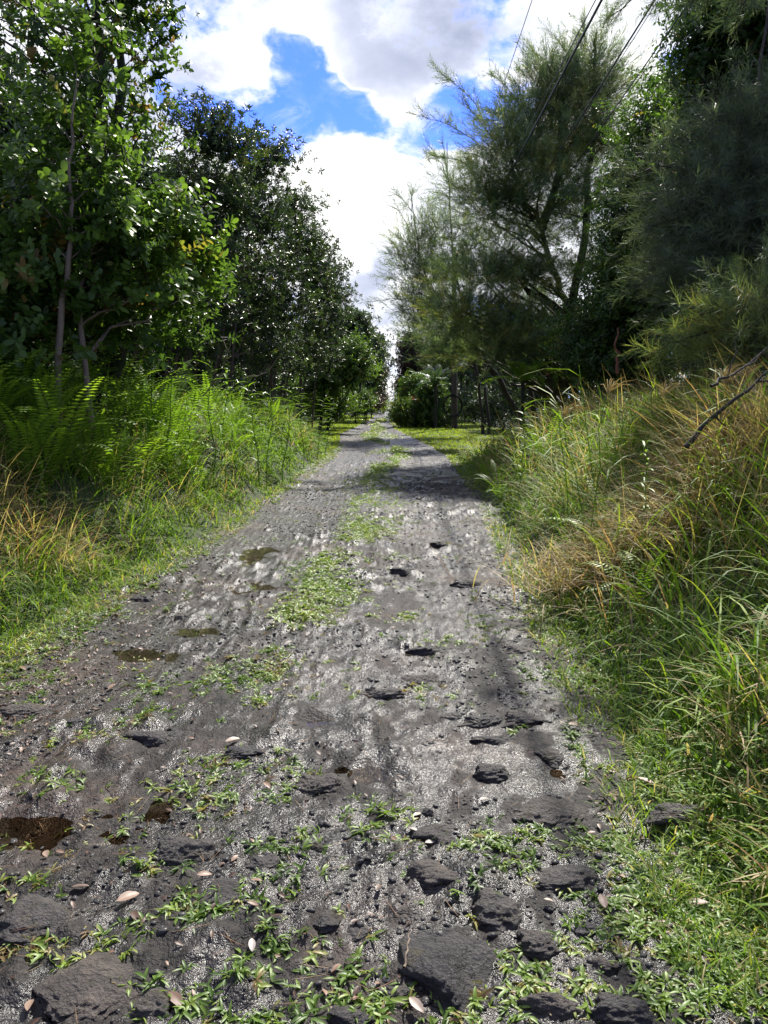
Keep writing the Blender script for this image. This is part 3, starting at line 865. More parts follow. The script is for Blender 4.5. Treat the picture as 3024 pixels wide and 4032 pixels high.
tree('broadleaf_tree', 'dark glossy broadleaf tree filling the gap right of the big casuarina', 'tree',
     [[gp(6.9, 16), at(2650, 1250, 16), at(2640, 900, 16), at(2680, 500, 16), at(2760, 200, 16)], [gp(6.2, 16.4), at(2520, 1200, 16.2), at(2500, 900, 16.2), at(2540, 650, 16)]],
     [B(2640, 420, 110, 16, 14), B(2560, 540, 110, 16, 14), B(2500, 700, 100, 16, 14), B(2640, 650, 160, 16, 32), B(2560, 850, 160, 15.6, 32), B(2480, 1000, 130, 15.5, 26), B(2650, 1000, 190, 15.5, 40), B(2500, 1200, 170, 15.3, 40), B(2700, 1250, 180, 15, 34), B(2380, 1290, 130, 15.5, 26), B(2500, 1400, 150, 15, 26), B(2330, 1420, 90, 15.5, 14), B(2800, 500, 200, 16, 30)],
     T_WH + T_SP, M_BROAD, M_BARKD, 204, per=23, cr=.26, r0=.11, vr=(.1, .75), size=(.9, 1.3),
     shoots=[(at(2560, 560, 16), at(2440, 500, 16), 10), (at(2500, 700, 16), at(2420, 600, 16), 8), (at(2620, 420, 16), at(2560, 310, 16), 8), (at(2480, 900, 16), at(2380, 880, 16), 10), (at(2640, 360, 16), at(2640, 270, 16), 8)])
tree('broadleaf_tree', 'tall dark broadleaf tree at the upper right corner of the view', 'tree',
     [[gp(7.2, 12.5), at(3060, 900, 12.5), at(2980, 400, 12.5), at(2920, 50, 12.5), at(2900, -300, 12.5)]],
     [B(2900, 180, 170, 12, 32), B(2980, 350, 190, 12, 34), B(2800, 330, 120, 12.3, 18), B(2860, 50, 120, 12.3, 16), B(2990, 60, 150, 12, 26), B(2950, -200, 250, 12.3, 26), B(3150, 200, 250, 12.3, 30), B(2850, 560, 160, 12.5, 22), B(3000, 650, 200, 12.5, 30)],
     T_WH_N + T_SP, M_BROAD, M_BARKD, 205, per=22, cr=.24, r0=.11, vr=(.2, .85),
     shoots=[(at(2820, 220, 12), at(2740, 130, 12), 9), (at(2840, 120, 12), at(2750, 40, 12), 10), (at(2800, 320, 12), at(2720, 250, 12), 8), (at(2860, 0, 12), at(2800, -60, 12), 8)])
tree('casuarina_tree', 'near casuarina at the right edge with drooping grey-green needles', 'tree',
     [[gp(4.9, 10), at(2900, 1180, 10), at(2870, 960, 10), at(2900, 700, 10.3), at(2980, 400, 10.5), at(3050, -200, 10.5)]],
     [B(2900, 620, 160, 9.8, 20), B(2980, 480, 130, 9.8, 14), B(2780, 760, 140, 9.6, 16, 90), B(2920, 800, 160, 9.5, 22), B(2760, 880, 120, 9.4, 10, 80), B(2880, 960, 170, 9.3, 20), B(2760, 1080, 150, 9.3, 14, 80), B(2980, 1050, 140, 9.2, 14), B(3100, 800, 200, 9.5, 20), B(2850, 1200, 130, 9.2, 10, 70)],
     T_NDN, M_CASUD, M_BARKC, 206, per=12, cr=.25, r0=.06, up=-.1, flat=.5, vr=(.08, .5), limb_r=.016, sag=.15,
     shoots=[(at(3060, -60, 9.0), at(2440, 45, 8.6), 36), (at(3060, -100, 9.0), at(2700, 20, 8.4), 40), (at(2990, -120, 9.0), at(2560, -20, 8.4), 40), (at(3050, -80, 9), at(2900, 60, 8.5), 24), (at(2900, 720, 9.8), at(2450, 700, 9.4), 34), (at(2900, 850, 9.6), at(2480, 950, 9.2), 34), (at(2900, 1000, 9.5), at(2500, 1130, 9.1), 30), (at(2960, 500, 9.8), at(2640, 560, 9.4), 30)])
tree('casuarina_sapling', 'young light green casuarina leaning over the tall grass at the right edge', 'tree',
     [[gp(3.9, 7.6), at(3050, 1350, 7.4), at(3000, 1180, 7.2)]],
     [B(2990, 1220, 70, 7.2, 5, 40), B(2950, 1350, 100, 7.0, 8, 50), B(3070, 1240, 100, 7.2, 7)],
     T_NDN, M_CASU, M_BARKC, 207, per=15, cr=.17, r0=.03, up=.0, flat=.6, vr=(.5, .95), limb_r=.01,
     shoots=[(at(3020, 1350, 7.3), at(2560, 1390, 6.9), 34), (at(3020, 1300, 7.3), at(2640, 1280, 6.9), 26), (at(3040, 1280, 7.3), at(2800, 1200, 7.0), 12), (at(3020, 1400, 7.3), at(2700, 1440, 6.9), 22)])
tree('columnar_tree', 'dark reddish-brown columnar tree on the right near the far end', 'tree',
     [[gp(1.5, 57), at(1600, 1500, 57), at(1610, 1340, 57)]],
     [B(1618, 1360, 36, 57, 34), B(1620, 1430, 42, 57, 50), B(1622, 1500, 42, 57, 50), B(1615, 1560, 40, 57, 40), B(1655, 1400, 40, 57, 26)],
     T_WH, M_RUST, M_BARKD, 208, per=26, cr=.34, r0=.15, size=(1.8, 2.8), vr=(.1, .95))
tree('broadleaf_shrub', 'small dark tree at the far right end, beyond the reddish-brown column', 'tree',
     [[gp(1.9, 85), at(1565, 1560, 85), at(1566, 1500, 85)]],
     [B(1590, 1530, 16, 85, 14), B(1590, 1575, 16, 85, 14), B(1605, 1500, 20, 85, 8)], T_WH, M_GUAVA, M_BARKD, 209, per=24, cr=.5, r0=.1, size=(1.6, 2.4))
# shrubs by the verge on the right, in front of the column
for i, (px, py, r, Y, mat, lab, tm, sz, vr_) in enumerate([
        (1635, 1520, 44, 44, M_BROAD, 'grey-green glossy bush right in front of the columnar tree', T_WH, (1.2, 1.8), (.5, 1)),
        (1700, 1540, 42, 42, M_BROAD, 'dark bush between the grey-green bush and the pole', T_WH, (1.2, 1.8), (.3, .8)),
        (1602, 1622, 44, 43, M_BRIGHT, 'low yellow-green bush on the lawn edge nearest the track', T_SP, (1.0, 1.5), (.6, 1.0)),
        (1680, 1618, 56, 42, M_BRIGHT, 'low olive bush in front of the tree fern', T_SP, (1.0, 1.5), (.2, .8)),
        (1728, 1625, 42, 43, M_BROAD, 'low dark bush at the foot of the pole', T_SP, (1.1, 1.6), (.3, .9))]):
    c = at(px, py, Y)
    tree('bush', lab, 'bush', [[gp(c[0], Y), c]], [B(px, py, r, Y, 40, r * .9), B(px, py + r * .6, r * 1.05, Y, 30, r * .5)], tm, mat, M_BARKD, 220 + i, per=26, cr=.24, r0=.05, size=sz, vr=vr_)

# more trees deeper in the wood on both sides, seen only between the others
def wood(pts, seed, sidename, labs):
    g = np.random.default_rng(seed)
    protos = []
    for k in range(2):
        h = 6.0
        bl = [(np.array([g.uniform(-1, 1), g.uniform(-1, 1), z]), (1.5, 1.5, 1.0), 20) for z in (1.6, 2.6, 3.8, 5.0, 6.0)]
        protos.append(tree('woodland_tree', labs, 'tree', [[(0, 0, 0), (.1, 0, 2.5), (-.1, .1, 5.5)]], bl, T_BIG, M_GUAVA, M_BARKD, seed + k, 'dense woodland trees on the ' + sidename, per=22, cr=.36, r0=.10, size=(.9, 1.4), vr=(.08, .7)))
    for i, (x, y, sc) in enumerate(pts):
        o = protos[i] if i < 2 else copy_tree(protos[i % 2])
        o.location = tuple(gp(x, y))
        o.rotation_euler = (0, 0, g.uniform(0, 6.28)); o.scale = (sc, sc, sc)


g9 = np.random.default_rng(55)
ptsL = [(-6.4, 12, .55), (-6.8, 15.5, .75), (-6.0, 19, .9), (-7.2, 9.2, .5), (-8.5, 12.5, .6), (-5.9, 23.5, .95), (-5.6, 28.5, 1.0), (-6.2, 34, 1.0), (-6.6, 41, 1.0), (-6.0, 49, 1.0), (-5.4, 58, 1.0), (-5.2, 70, 1.0), (-9, 18, 1.1), (-8.6, 25, 1.1), (-6.4, 6.4, .42), (-4.6, 84, 1.0)]
ptsR = [(8.8, 20, .9), (9.4, 14.5, .9), (8.2, 27, .95), (6.9, 31, .8), (7.4, 10.5, .8), (6.3, 38, .8), (6.0, 46, .85), (5.0, 54, .9), (4.9, 63, .95), (4.6, 75, 1.0), (10.5, 23, 1.0), (7.8, 7.2, .8), (4.3, 92, 1.0)]
wood(ptsL, 300, 'left', 'dark dense woodland tree standing behind the front row on the left')
wood(ptsR, 320, 'right', 'dark dense woodland tree standing behind the front row on the right')

# far-off wood mass and shaded undergrowth
def mass(name, label, boxes, tm, mat, seed, n, sz, vr_):
    g = np.random.default_rng(seed)
    a = Acc()
    for (x0, x1, y0, y1, h) in boxes:
        k = int(n * (x1 - x0) * (y1 - y0))
        x = g.uniform(x0, x1, k); y = g.uniform(y0, y1, k)
        z = surf(x, y) + g.uniform(.05, 1, k) * h * (.5 + .9 * fbm(x * .35, y * .35, 3, seed))
        foliage(a, g, np.stack([x, y, z], 1), np.array([0, 30., 0.]), tm, 7, .3, size=sz, vr=vr_, outw=0)
    tag(link(name, a.mesh(name, mat)), label, kind='stuff')


mass('undergrowth', 'shaded tangled undergrowth beneath the trees on the left', [(-8, -4.3, 5, 30, 2.6), (-7, -3.8, 30, 42, 2.4), (-7, -3.4, 42, 90, 2.8)], T_SP, M_GUAVA, 401, 2.4, (1.0, 1.6), (.06, .5))
mass('undergrowth', 'shaded tangled undergrowth beneath the trees on the right', [(5.4, 9.5, 9, 24, 2.0), (4.9, 8, 24, 36, 2.4), (4.5, 8, 36, 60, 2.6), (3.2, 6, 60, 100, 2.5)], T_SP, M_GUAVA, 402, 2.4, (1.0, 1.6), (.06, .5))
mass('far_wood', 'far-off dark wood closing the view beyond the roadside trees', [(-17, -9, 2, 110, 7.5), (10, 18, 2, 110, 7.5), (-9, -4.5, 88, 120, 4.0), (6.0, 11, 95, 120, 4.0)], T_BIG, M_GUAVA, 403, .55, (1.6, 2.6), (.08, .6))

# ------------------------------------------------------------------ grass
def blades(acc, g, x, y, L, wd, v, lean=(.1, .5), kap=(.5, 1.8), z0=-.02, az=None, segs=4):
    n = len(x)
    z = surf(x, y) + z0
    a = g.uniform(0, 2 * pi, n) if az is None else az
    th = g.uniform(lean[0], lean[1], n)
    kp = g.uniform(kap[0], kap[1], n)
    p = np.stack([x, y, z], 1)
    h = np.stack([np.cos(a), np.sin(a)], 1)
    ws = np.interp(np.linspace(0, 1, segs + 1), [0, .35, .75, 1], [.7, 1, .65, .04])
    rows = []
    # blade side direction, partly turned
    tw = a + pi / 2 + g.normal(size=n) * .5
    sd = np.stack([np.cos(tw), np.sin(tw), np.zeros(n)], 1)
    for i in range(segs + 1):
        w2 = (wd * ws[i] / 2)[:, None] * sd
        rows += [p + w2, p - w2]
        st = (L / segs)[:, None]
        p = p + st * np.concatenate([np.sin(th)[:, None] * h, np.cos(th)[:, None]], 1)
        th = np.minimum(th + kp / segs, 2.7)
    V = np.stack(rows, 1).reshape(-1, 3)
    k = 2 * (segs + 1)
    q = np.array([(2 * i, 2 * i + 1, 2 * i + 3, 2 * i + 2) for i in range(segs)])
    Q = (q[None] + (np.arange(n) * k)[:, None, None]).reshape(-1, 4)
    acc.add(V, Q, None, np.repeat(v, k))


def region(g, n, side, y0, y1, d0, d1, lim=True, power=1.0):
    y = np.exp(g.uniform(np.log(y0), np.log(y1), n))
    l, r = edges(y)
    d = d0 + (d1 - d0) * g.uniform(0, 1, n) ** power
    x = (r + d) if side > 0 else (l - d)
    if lim:
        m = np.abs(x) < y * .56 + 1.1
        x, y, d = x[m], y[m], d[m]
    return x, y, d


def clumpy(x, y, s, seed):
    return fbm(x * s, y * s, 3, seed)


gg = np.random.default_rng(77)


def grass_side(side, n, y0, y1, dmax, hmax, name, label, seed):
    acc = Acc()
    x, y, d = region(gg, n, side, y0, y1, -.05, dmax, power=.8)
    c = clumpy(x, y, 1.6, seed)
    keep = gg.uniform(0, 1, len(x)) < sstep(.30, .52, clumpy(x, y, 3.2, seed + 5)) * .85 + .2
    x, y, d, c = x[keep], y[keep], d[keep], c[keep]
    n = len(x)
    tall = sstep(.02, .7, d)
    L = (.07 + tall * hmax * (.55 + .9 * c)) * gg.uniform(.55, 1.15, n) * (.62 + .38 * sstep(2.5, 5, y))
    if side < 0:
        kk_ = ~((y > 6.3) & (y < 14) & (d > .5)) | (gg.uniform(0, 1, n) < .35)
        x, y, d, c, L = x[kk_], y[kk_], d[kk_], c[kk_], L[kk_]; n = len(x)
    if side > 0:
        dry = .12 + sstep(.38, .54, clumpy(x, y, 1.1, seed + 9)) * .55 + .45 * sstep(1.5, 2.0, x) * (1 - sstep(4.5, 9, y)) * sstep(2.2, 3.2, y) + .25 * sstep(.9, 2, d) * sstep(2.4, 3.5, y)
    else:
        dry = sstep(.45, .62, clumpy(x, y, 1.3, seed + 9)) * .5 + .65 * (1 - sstep(5.5, 8.2, y)) * sstep(.1, .8, d)
    isdry = gg.uniform(0, 1, n) < dry * .9 * sstep(.15, .5, d)
    v = np.where(isdry, gg.uniform(.6, .98, n), np.clip(.12 + .40 * gg.uniform(0, 1, n) + .15 * (c - .5), .06, .56))
    wd = np.maximum(.0075 + .010 * gg.uniform(0, 1, n) ** 2, .0014 * y) * (1 - .3 * isdry)
    lean0 = np.where(isdry, gg.uniform(.3, 1.35, n), gg.uniform(.05, .55, n))
    for m, lr, kr in ((isdry, (.5, 1.45), (-.3, 1.3)), (~isdry, (.1, .9), (.8, 2.6))):
        blades(acc, gg, x[m], y[m], L[m], wd[m], v[m], lr, kr)
    tag(link(name, acc.mesh(name, M_GRASS)), label, kind='stuff')


grass_side(1, 80000, 1.5, 20, 5.2, .66, 'tall_grass', 'tangled tall green and straw-coloured grass on the right bank', 501)
grass_side(-1, 68000, 3.2, 27, 3.2, .56, 'tall_grass', 'mixed green and dry grass below the ferns on the left bank', 502)

# broad long arching blades standing out of the tangle
acc = Acc()
x, y, d = region(gg, 2300, 1, 2.6, 17, .5, 4.5)
blades(acc, gg, x, y, gg.uniform(.5, .95, len(x)), np.maximum(.012, .0011 * y) * gg.uniform(.8, 1.3, len(x)), gg.uniform(.2, .55, len(x)), (.05, .45), (.9, 2.4), segs=7)
x, y, d = region(gg, 900, -1, 5.5, 24, .5, 3.2)
blades(acc, gg, x, y, gg.uniform(.45, .9, len(x)), np.maximum(.012, .0011 * y) * gg.uniform(.8, 1.3, len(x)), gg.uniform(.2, .55, len(x)), (.05, .45), (.9, 2.4), segs=7)
tag(link('broad_grass', acc.mesh('broad_grass', M_GRASS)), 'long arching broad green blades rising out of the verge grass', kind='stuff')
# dry stalks lying and standing across the bank
acc = Acc()
x, y, d = region(gg, 1700, 1, 2.4, 12, .5, 4.0)
k = clumpy(x, y, 1.3, 510) > .42
x, y = x[k], y[k]
blades(acc, gg, x, y, gg.uniform(.5, 1.05, len(x)), np.maximum(.0035, .0006 * y) * np.ones(len(x)), gg.uniform(.64, .9, len(x)), (.2, 1.3), (-.3, .8), segs=5, z0=.05)
x, y, d = region(gg, 900, -1, 4.0, 12, .4, 2.6)
blades(acc, gg, x, y, gg.uniform(.35, .8, len(x)), np.maximum(.0035, .0006 * y) * np.ones(len(x)), gg.uniform(.64, .95, len(x)), (.2, 1.3), (-.3, .8), segs=5, z0=.03)
tag(link('dry_stalks', acc.mesh('dry_stalks', M_GRASS)), 'loose straw-coloured stalks lying over the verge grass', kind='stuff')

# heap of dead straw on the crest of the right bank
acc = Acc()
hc = at(2650, 1640, 5.7)
q = gg.normal(size=(4200, 2)) * np.array([.42, .38])
x, y = hc[0] + q[:, 0], hc[1] + q[:, 1]
blades(acc, gg, x, y, gg.uniform(.2, .5, len(x)), np.full(len(x), .009), gg.uniform(.66, .95, len(x)), (.4, 1.3), (.2, 1.8), z0=.12)
tag(link('dry_heap', acc.mesh('dry_heap', M_GRASS)), 'matted heap of dead brown straw on the crest of the right bank', kind='stuff')
# short soft grass at the inner edges of the banks
acc = Acc()
for side, n, y0, y1, d0, d1 in ((1, 15000, 1.4, 9, -.08, 1.1), (-1, 9000, 3, 14, -.15, .5)):
    x, y, d = region(gg, n, side, y0, y1, d0, d1)
    k = clumpy(x, y, 2.5, 520) > .40
    x, y = x[k], y[k]
    blades(acc, gg, x, y, gg.uniform(.04, .15, len(x)), np.maximum(.005, .0012 * y) * gg.uniform(.7, 1.2, len(x)), np.where(gg.uniform(0, 1, len(x)) < .16, .75, gg.uniform(.25, .58, len(x))), (.2, 1.1), (.3, 1.8), segs=3)
tag(link('verge_grass', acc.mesh('verge_grass', M_GRASS)), 'short soft grass creeping from the banks onto the track edge', kind='stuff')

# mown lawns and turf at the far verges
acc = Acc()
for side, n, y0, y1, d0, d1 in ((1, 26000, 13, 62, -.1, 5.5), (-1, 22000, 19, 75, -.1, 4.5), (-1, 9000, 22, 48, -.1, 2.5), (1, 9000, 17, 44, -.1, 3)):
    x, y, d = region(gg, n, side, y0, y1, d0, d1)
    blades(acc, gg, x, y, gg.uniform(.04, .10, len(x)), .0013 * y * gg.uniform(.7, 1.3, len(x)), gg.uniform(.46, .58, len(x)), (.1, .9), (.2, 1.2), segs=2)
tag(link('lawn_grass', acc.mesh('lawn_grass', M_GRASS)), 'short bright green mown grass beside the far bend', kind='stuff')


# creeping broad-bladed weeds on the track
def rosette(g, n=10, L=.05, W=.010):
    P = []
    for i in range(n):
        v, q, t = leaf_v(L * g.uniform(.6, 1.2), W * g.uniform(.8, 1.2), .35, .5, .4, False)
        P.append((rot(v, i * 2.4 + g.uniform(-.4, .4), g.uniform(.0, .75), g.uniform(-.4, .4)) + (g.uniform(-.012, .012), g.uniform(-.012, .012), g.uniform(0, .008)), q, t, g.uniform(-.12, .12)))
    return tcat(P)


T_RO = [rosette(G0, 9, .034, .0072) for _ in range(4)]


def GPX(px, py):
    r = ray(px, py)
    t = -CAMZ / r[2]
    return r[0] * t, r[1] * t


PATCH = []   # x, y, rx, ry, count
for (px, py, rx, ry_, n) in [
        (1500, 1935, 90, 40, 150), (1560, 1985, 60, 18, 40), (1430, 2070, 110, 30, 200), (1400, 2120, 80, 25, 100), (1250, 2250, 120, 60, 240), (1270, 2340, 140, 60, 330), (1180, 2430, 140, 50, 220), (1330, 2200, 160, 30, 90),
        (1060, 2630, 100, 60, 110), (960, 2700, 160, 40, 60), (1010, 2770, 50, 25, 24), (830, 3030, 130, 70, 60), (780, 3120, 110, 60, 50), (880, 3160, 120, 50, 40), (1130, 3110, 60, 60, 26), (1160, 3020, 150, 50, 40),
        (560, 2830, 100, 30, 34), (330, 2920, 160, 40, 34), (150, 3060, 170, 40, 34), (200, 3110, 150, 35, 24), (600, 2700, 140, 40, 40), (870, 2650, 120, 50, 50), (1060, 3380, 150, 80, 50), (1200, 3330, 160, 60, 34), (600, 3420, 110, 40, 22), (140, 3480, 150, 50, 34),
        (110, 3760, 130, 60, 34), (230, 3820, 120, 60, 26), (480, 3700, 120, 90, 40), (430, 3900, 200, 60, 26), (720, 3560, 110, 50, 34), (830, 3620, 150, 60, 44), (1000, 3560, 160, 70, 44), (1080, 3700, 150, 60, 34), (940, 3860, 200, 60, 40), (700, 3980, 200, 50, 40), (1060, 4000, 180, 50, 34),
        (1420, 3860, 160, 90, 44), (1480, 3960, 150, 60, 34), (1480, 3200, 170, 60, 50), (1620, 3330, 180, 60, 34), (1900, 3300, 130, 50, 54), (1980, 3330, 130, 50, 44), (2150, 3260, 150, 50, 54), (2350, 3330, 150, 50, 54), (2260, 3500, 90, 50, 24), (2080, 3420, 130, 60, 34), (1860, 3520, 80, 50, 20),
        (2060, 3790, 130, 60, 34), (2120, 3860, 150, 60, 34), (2300, 3720, 180, 60, 50), (2500, 3640, 200, 90, 110), (2480, 3450, 150, 110, 110), (2700, 3560, 250, 130, 260), (2800, 3330, 250, 150, 330), (2700, 3150, 200, 90, 160), (2850, 3750, 220, 120, 170), (2680, 3880, 250, 100, 110), (2400, 3950, 250, 80, 70), (1950, 3980, 200, 50, 44), (2920, 3920, 150, 100, 80),
        (2540, 3000, 120, 90, 110), (2440, 2860, 70, 60, 70), (2060, 2870, 40, 40, 12), (2100, 2660, 100, 60, 30), (1800, 2530, 180, 30, 34), (1600, 2420, 150, 30, 24), (1650, 2740, 200, 40, 24), (1560, 2050, 90, 40, 50), (1900, 2450, 150, 40, 30), (1500, 1840, 60, 14, 80), (1490, 1780, 50, 10, 60), (1500, 1715, 50, 10, 60), (1540, 1720, 40, 6, 30)]:
    x0, y0 = GPX(px, py)
    x1, _ = GPX(px + rx, py)
    _, y1 = GPX(px, py - ry_)
    PATCH.append((x0, y0, x1 - x0, (y1 - y0) * 1.05, int(n * (.62 if py > 2800 else (1.25 if py < 2500 else 1.3)))))
wx, wy = [], []
gw = np.random.default_rng(91)
for (x0, y0, rx, ry_, n) in PATCH:
    q = gw.normal(size=(n, 2)) * .55
    wx.append(x0 + q[:, 0] * rx * (.95 if y0 > 4.8 else 1)); wy.append(y0 + q[:, 1] * ry_)
# strip along the middle further on, margins on both sides
n = 4200
y = np.exp(gw.uniform(np.log(8), np.log(60), n)); l, r = edges(y)
x = l + (r - l) * (.52 + .10 * np.sin(y * .35)) + gw.normal(size=n) * .15
k = clumpy(x * 2, y * .5, 1.4, 601) > .47
wx.append(x[k]); wy.append(y[k])
for side, n, dd, y0, y1 in ((1, 7000, (-.12, .40), 1.5, 24), (-1, 4500, (-.25, .15), 3.2, 26), (1, 1700, (.3, 1.7), 1.4, 4), (-1, 900, (-.6, .1), 2.0, 6)):
    x, y, d = region(gw, n, side, y0, y1, *dd)
    k = clumpy(x, y, 3.0, 603) + gw.normal(size=len(x)) * .06 > .46
    wx.append(x[k]); wy.append(y[k])
# thin scatter
n = 2600
y = np.exp(gw.uniform(np.log(1.5), np.log(16), n)); l, r = edges(y)
x = l + (r - l) * gw.uniform(0, 1, n)
k = clumpy(x, y, 2.6, 605) > .57
wx.append(x[k]); wy.append(y[k])
wx = np.concatenate(wx); wy = np.concatenate(wy)
acc = Acc()
axs = np.stack([gw.normal(size=len(wx)) * .35, gw.normal(size=len(wx)) * .35, np.ones(len(wx))], 1)
vb = np.clip(.22 + .75 * clumpy(wx, wy, 2.2, 611) + gw.normal(size=len(wx)) * .2, .08, .97)
kk = gw.integers(0, 4, len(wx))
pos = np.stack([wx, wy, surf(wx, wy) - .004], 1)
strip = (wy > 4.8) & (np.abs(wx - (-.45 + .035 * wy)) < .45)
vb = np.where(strip, np.clip(vb * .5 + .35, 0, .75), vb)
sc = np.where(strip, 1.25, 1.0) * gw.uniform(.4, 1.2, len(wx)) * np.maximum(1, wy / 11)
for j in range(4):
    m = kk == j
    stamp(acc, T_RO[j], frames(axs[m], gw), pos[m], sc[m], vb[m])
tag(link('creeping_weeds', acc.mesh('creeping_weeds', M_WEED)), 'low broad-bladed creeping weeds growing through the wet gravel', kind='stuff')


# ------------------------------------------------------------------ ferns
def frond(g, L=.75, pairs=24, PL=.085, PW=.021, arch=1.1, v=.0, th0=.25):
    th = th0; p = np.zeros(3); P = []; pts = [p.copy()]
    step = L / pairs
    for i in range(pairs):
        t = (i + .5) / pairs
        th = th0 + arch * t ** 1.4
        d = np.array([sin(th), 0, cos(th)])
        p = p + d * step
        pts.append(p.copy())
        ll = PL * sin(pi * (t * .86 + .10)) ** .7 * g.uniform(.9, 1.1)
        nrm = np.array([-cos(th), 0, sin(th)])
        for s in (-1, 1):
            tip = p + np.array([0, s, 0]) * ll + d * ll * .25 - nrm * ll * .12
            mid = p + (tip - p) * .45
            V = [p - d * PW * .3, mid - d * PW * .5, tip, mid + d * PW * .55]
            P.append((np.array(V), [], [(0, 1, 3), (1, 2, 3)] if s > 0 else [(0, 3, 1), (1, 3, 2)], v + g.uniform(-.06, .06)))
    pts = np.array(pts[::3])
    for a, b in zip(pts[:-1], pts[1:]):
        P.append(stem_part(a, b, .003))
    return tcat(P)


def fern_mesh(seed, n, L, **kw):
    g = np.random.default_rng(seed)
    a = Acc()
    for i in range(n):
        fr = frond(g, L * g.uniform(.7, 1.15), arch=g.uniform(.7, 1.7), th0=g.uniform(.08, .5), **kw)
        az = i * 2 * pi / n + g.uniform(-.4, .4)
        R = np.array([[[cos(az), -sin(az), 0], [sin(az), cos(az), 0], [0, 0, 1]]])
        stamp(a, fr, R, np.zeros((1, 3)), 1.0, np.array([g.uniform(.2, .9)]))
    tube(a, [(0, 0, -.06), (0, 0, .05)], [.04, .015], 6, .0)
    return a.mesh('frond_cluster', M_FERN)


FM = [fern_mesh(700 + i, 8 + i % 3, .95) for i in range(4)]


def fern(i, x, y, s, lab, grp, dz=0.):
    o = link('sword_fern', FM[i % 4])
    o.location = (x, y, S(x, y) - .02 + dz); o.rotation_euler = (gf.uniform(-.15, .15), gf.uniform(-.15, .15), gf.uniform(0, 6.28)); o.scale = (s, s, s * gf.uniform(.9, 1.2))
    tag(o, lab, 'fern', grp)


gf = np.random.default_rng(13)
FG = 'sword ferns crowding the left bank'
i = 0
for (y0, y1, d0, d1, n, lab, dz) in ((6.7, 10.5, .5, 1.2, 26, 'bright sword fern at the front of the fern bank on the left', 0), (6.6, 11.5, 1.2, 2.2, 40, 'bright sword fern on the crest of the fern bank on the left', .25),
                                 (10.5, 14.5, .8, 2.2, 18, 'sword fern at the far end of the fern bank, below the dark thickets', 0), (6.1, 7.6, 1.3, 2.6, 16, 'darker sword fern at the left edge in the shade of the trees', .2), (14, 20, .8, 1.6, 6, 'small sword fern past the fern bank beside the far verge', 0)):
    for _ in range(n):
        y = gf.uniform(y0, y1); l, r = edges(y)
        dd_ = gf.uniform(d0, d1); q3 = int(3 * (y - y0) / (y1 - y0)); part_ = ('near end', 'middle stretch', 'far end')[min(q3, 2)]
        row_ = 'track side' if dd_ < (d0 + d1) / 2 else 'tree side'
        fern(i, float(l) - dd_, y, gf.uniform(.75, 1.2) * (.7 if 'darker' in lab else 1), lab.replace(' of the fern bank', '').replace(', below the dark thickets', '').replace(' of the trees', '').replace(' beside the far verge', '') + ', ' + part_ + ', ' + row_, FG, dz); i += 1
for (px, py, Y, s, lab) in [(2420, 1830, 5.6, .8, 'dark sword fern frond arching out of the grass on the right bank'), (2560, 1960, 4.6, .6, 'small sword fern low in the dry grass on the right bank'), (1930, 1830, 13, .8, 'dark sword fern near the base of the far end of the right bank'), (1975, 1900, 11, .7, 'sword fern at the foot of the right bank beside the track'), (2150, 1700, 11, .9, 'pale sword fern on the crest of the right bank')]:
    c = at(px, py, Y)
    fern(i, c[0], Y, s, lab, None); i += 1


# leafy cane stalks
def cane_mesh(seed, H=1.2):
    g = np.random.default_rng(seed)
    st = Acc(); lf = Acc()
    P = bend((0, 0, 0), (g.uniform(-.15, .15), g.uniform(-.15, .15), H), g, 7, 0, .03)
    tube(st, P, np.linspace(.007, .003, 7), 5, .3)
    parts = []
    n = 20
    for k in range(n):
        t = .25 + .75 * k / n
        p = np.array([np.interp(t, np.linspace(0, 1, 7), P[:, j]) for j in range(3)])
        v, q, tt = leaf_v(g.uniform(.13, .2), .022, .3, .45, .35, False)
        parts.append((rot(v, (k % 2) * pi + g.uniform(-.3, .3), g.uniform(.3, .8), 0) + p, q, tt, g.uniform(-.1, .1)))
    T = tcat(parts)
    stamp(lf, T, np.eye(3)[None], np.zeros((1, 3)), 1.0, np.array([.5]))
    return st.mesh('stem', M_FERN), lf.mesh('foliage', M_FERN)


CM = [cane_mesh(800 + i) for i in range(3)]


def cane(i, px, py, Y, lab, grp=None):
    c = at(px, py, Y)
    z = S(c[0], Y)
    s = max(.35, min(1.5, (c[2] - z) / 1.2))
    r = thing('leafy_cane', lab, 'cane plant', (c[0], Y, z - .02), grp)
    r.rotation_euler = (gf.uniform(-.08, .08), gf.uniform(-.08, .08), gf.uniform(0, 6.28)); r.scale = (s,) * 3
    link('stem', CM[i % 3][0], r); link('foliage', CM[i % 3][1], r)


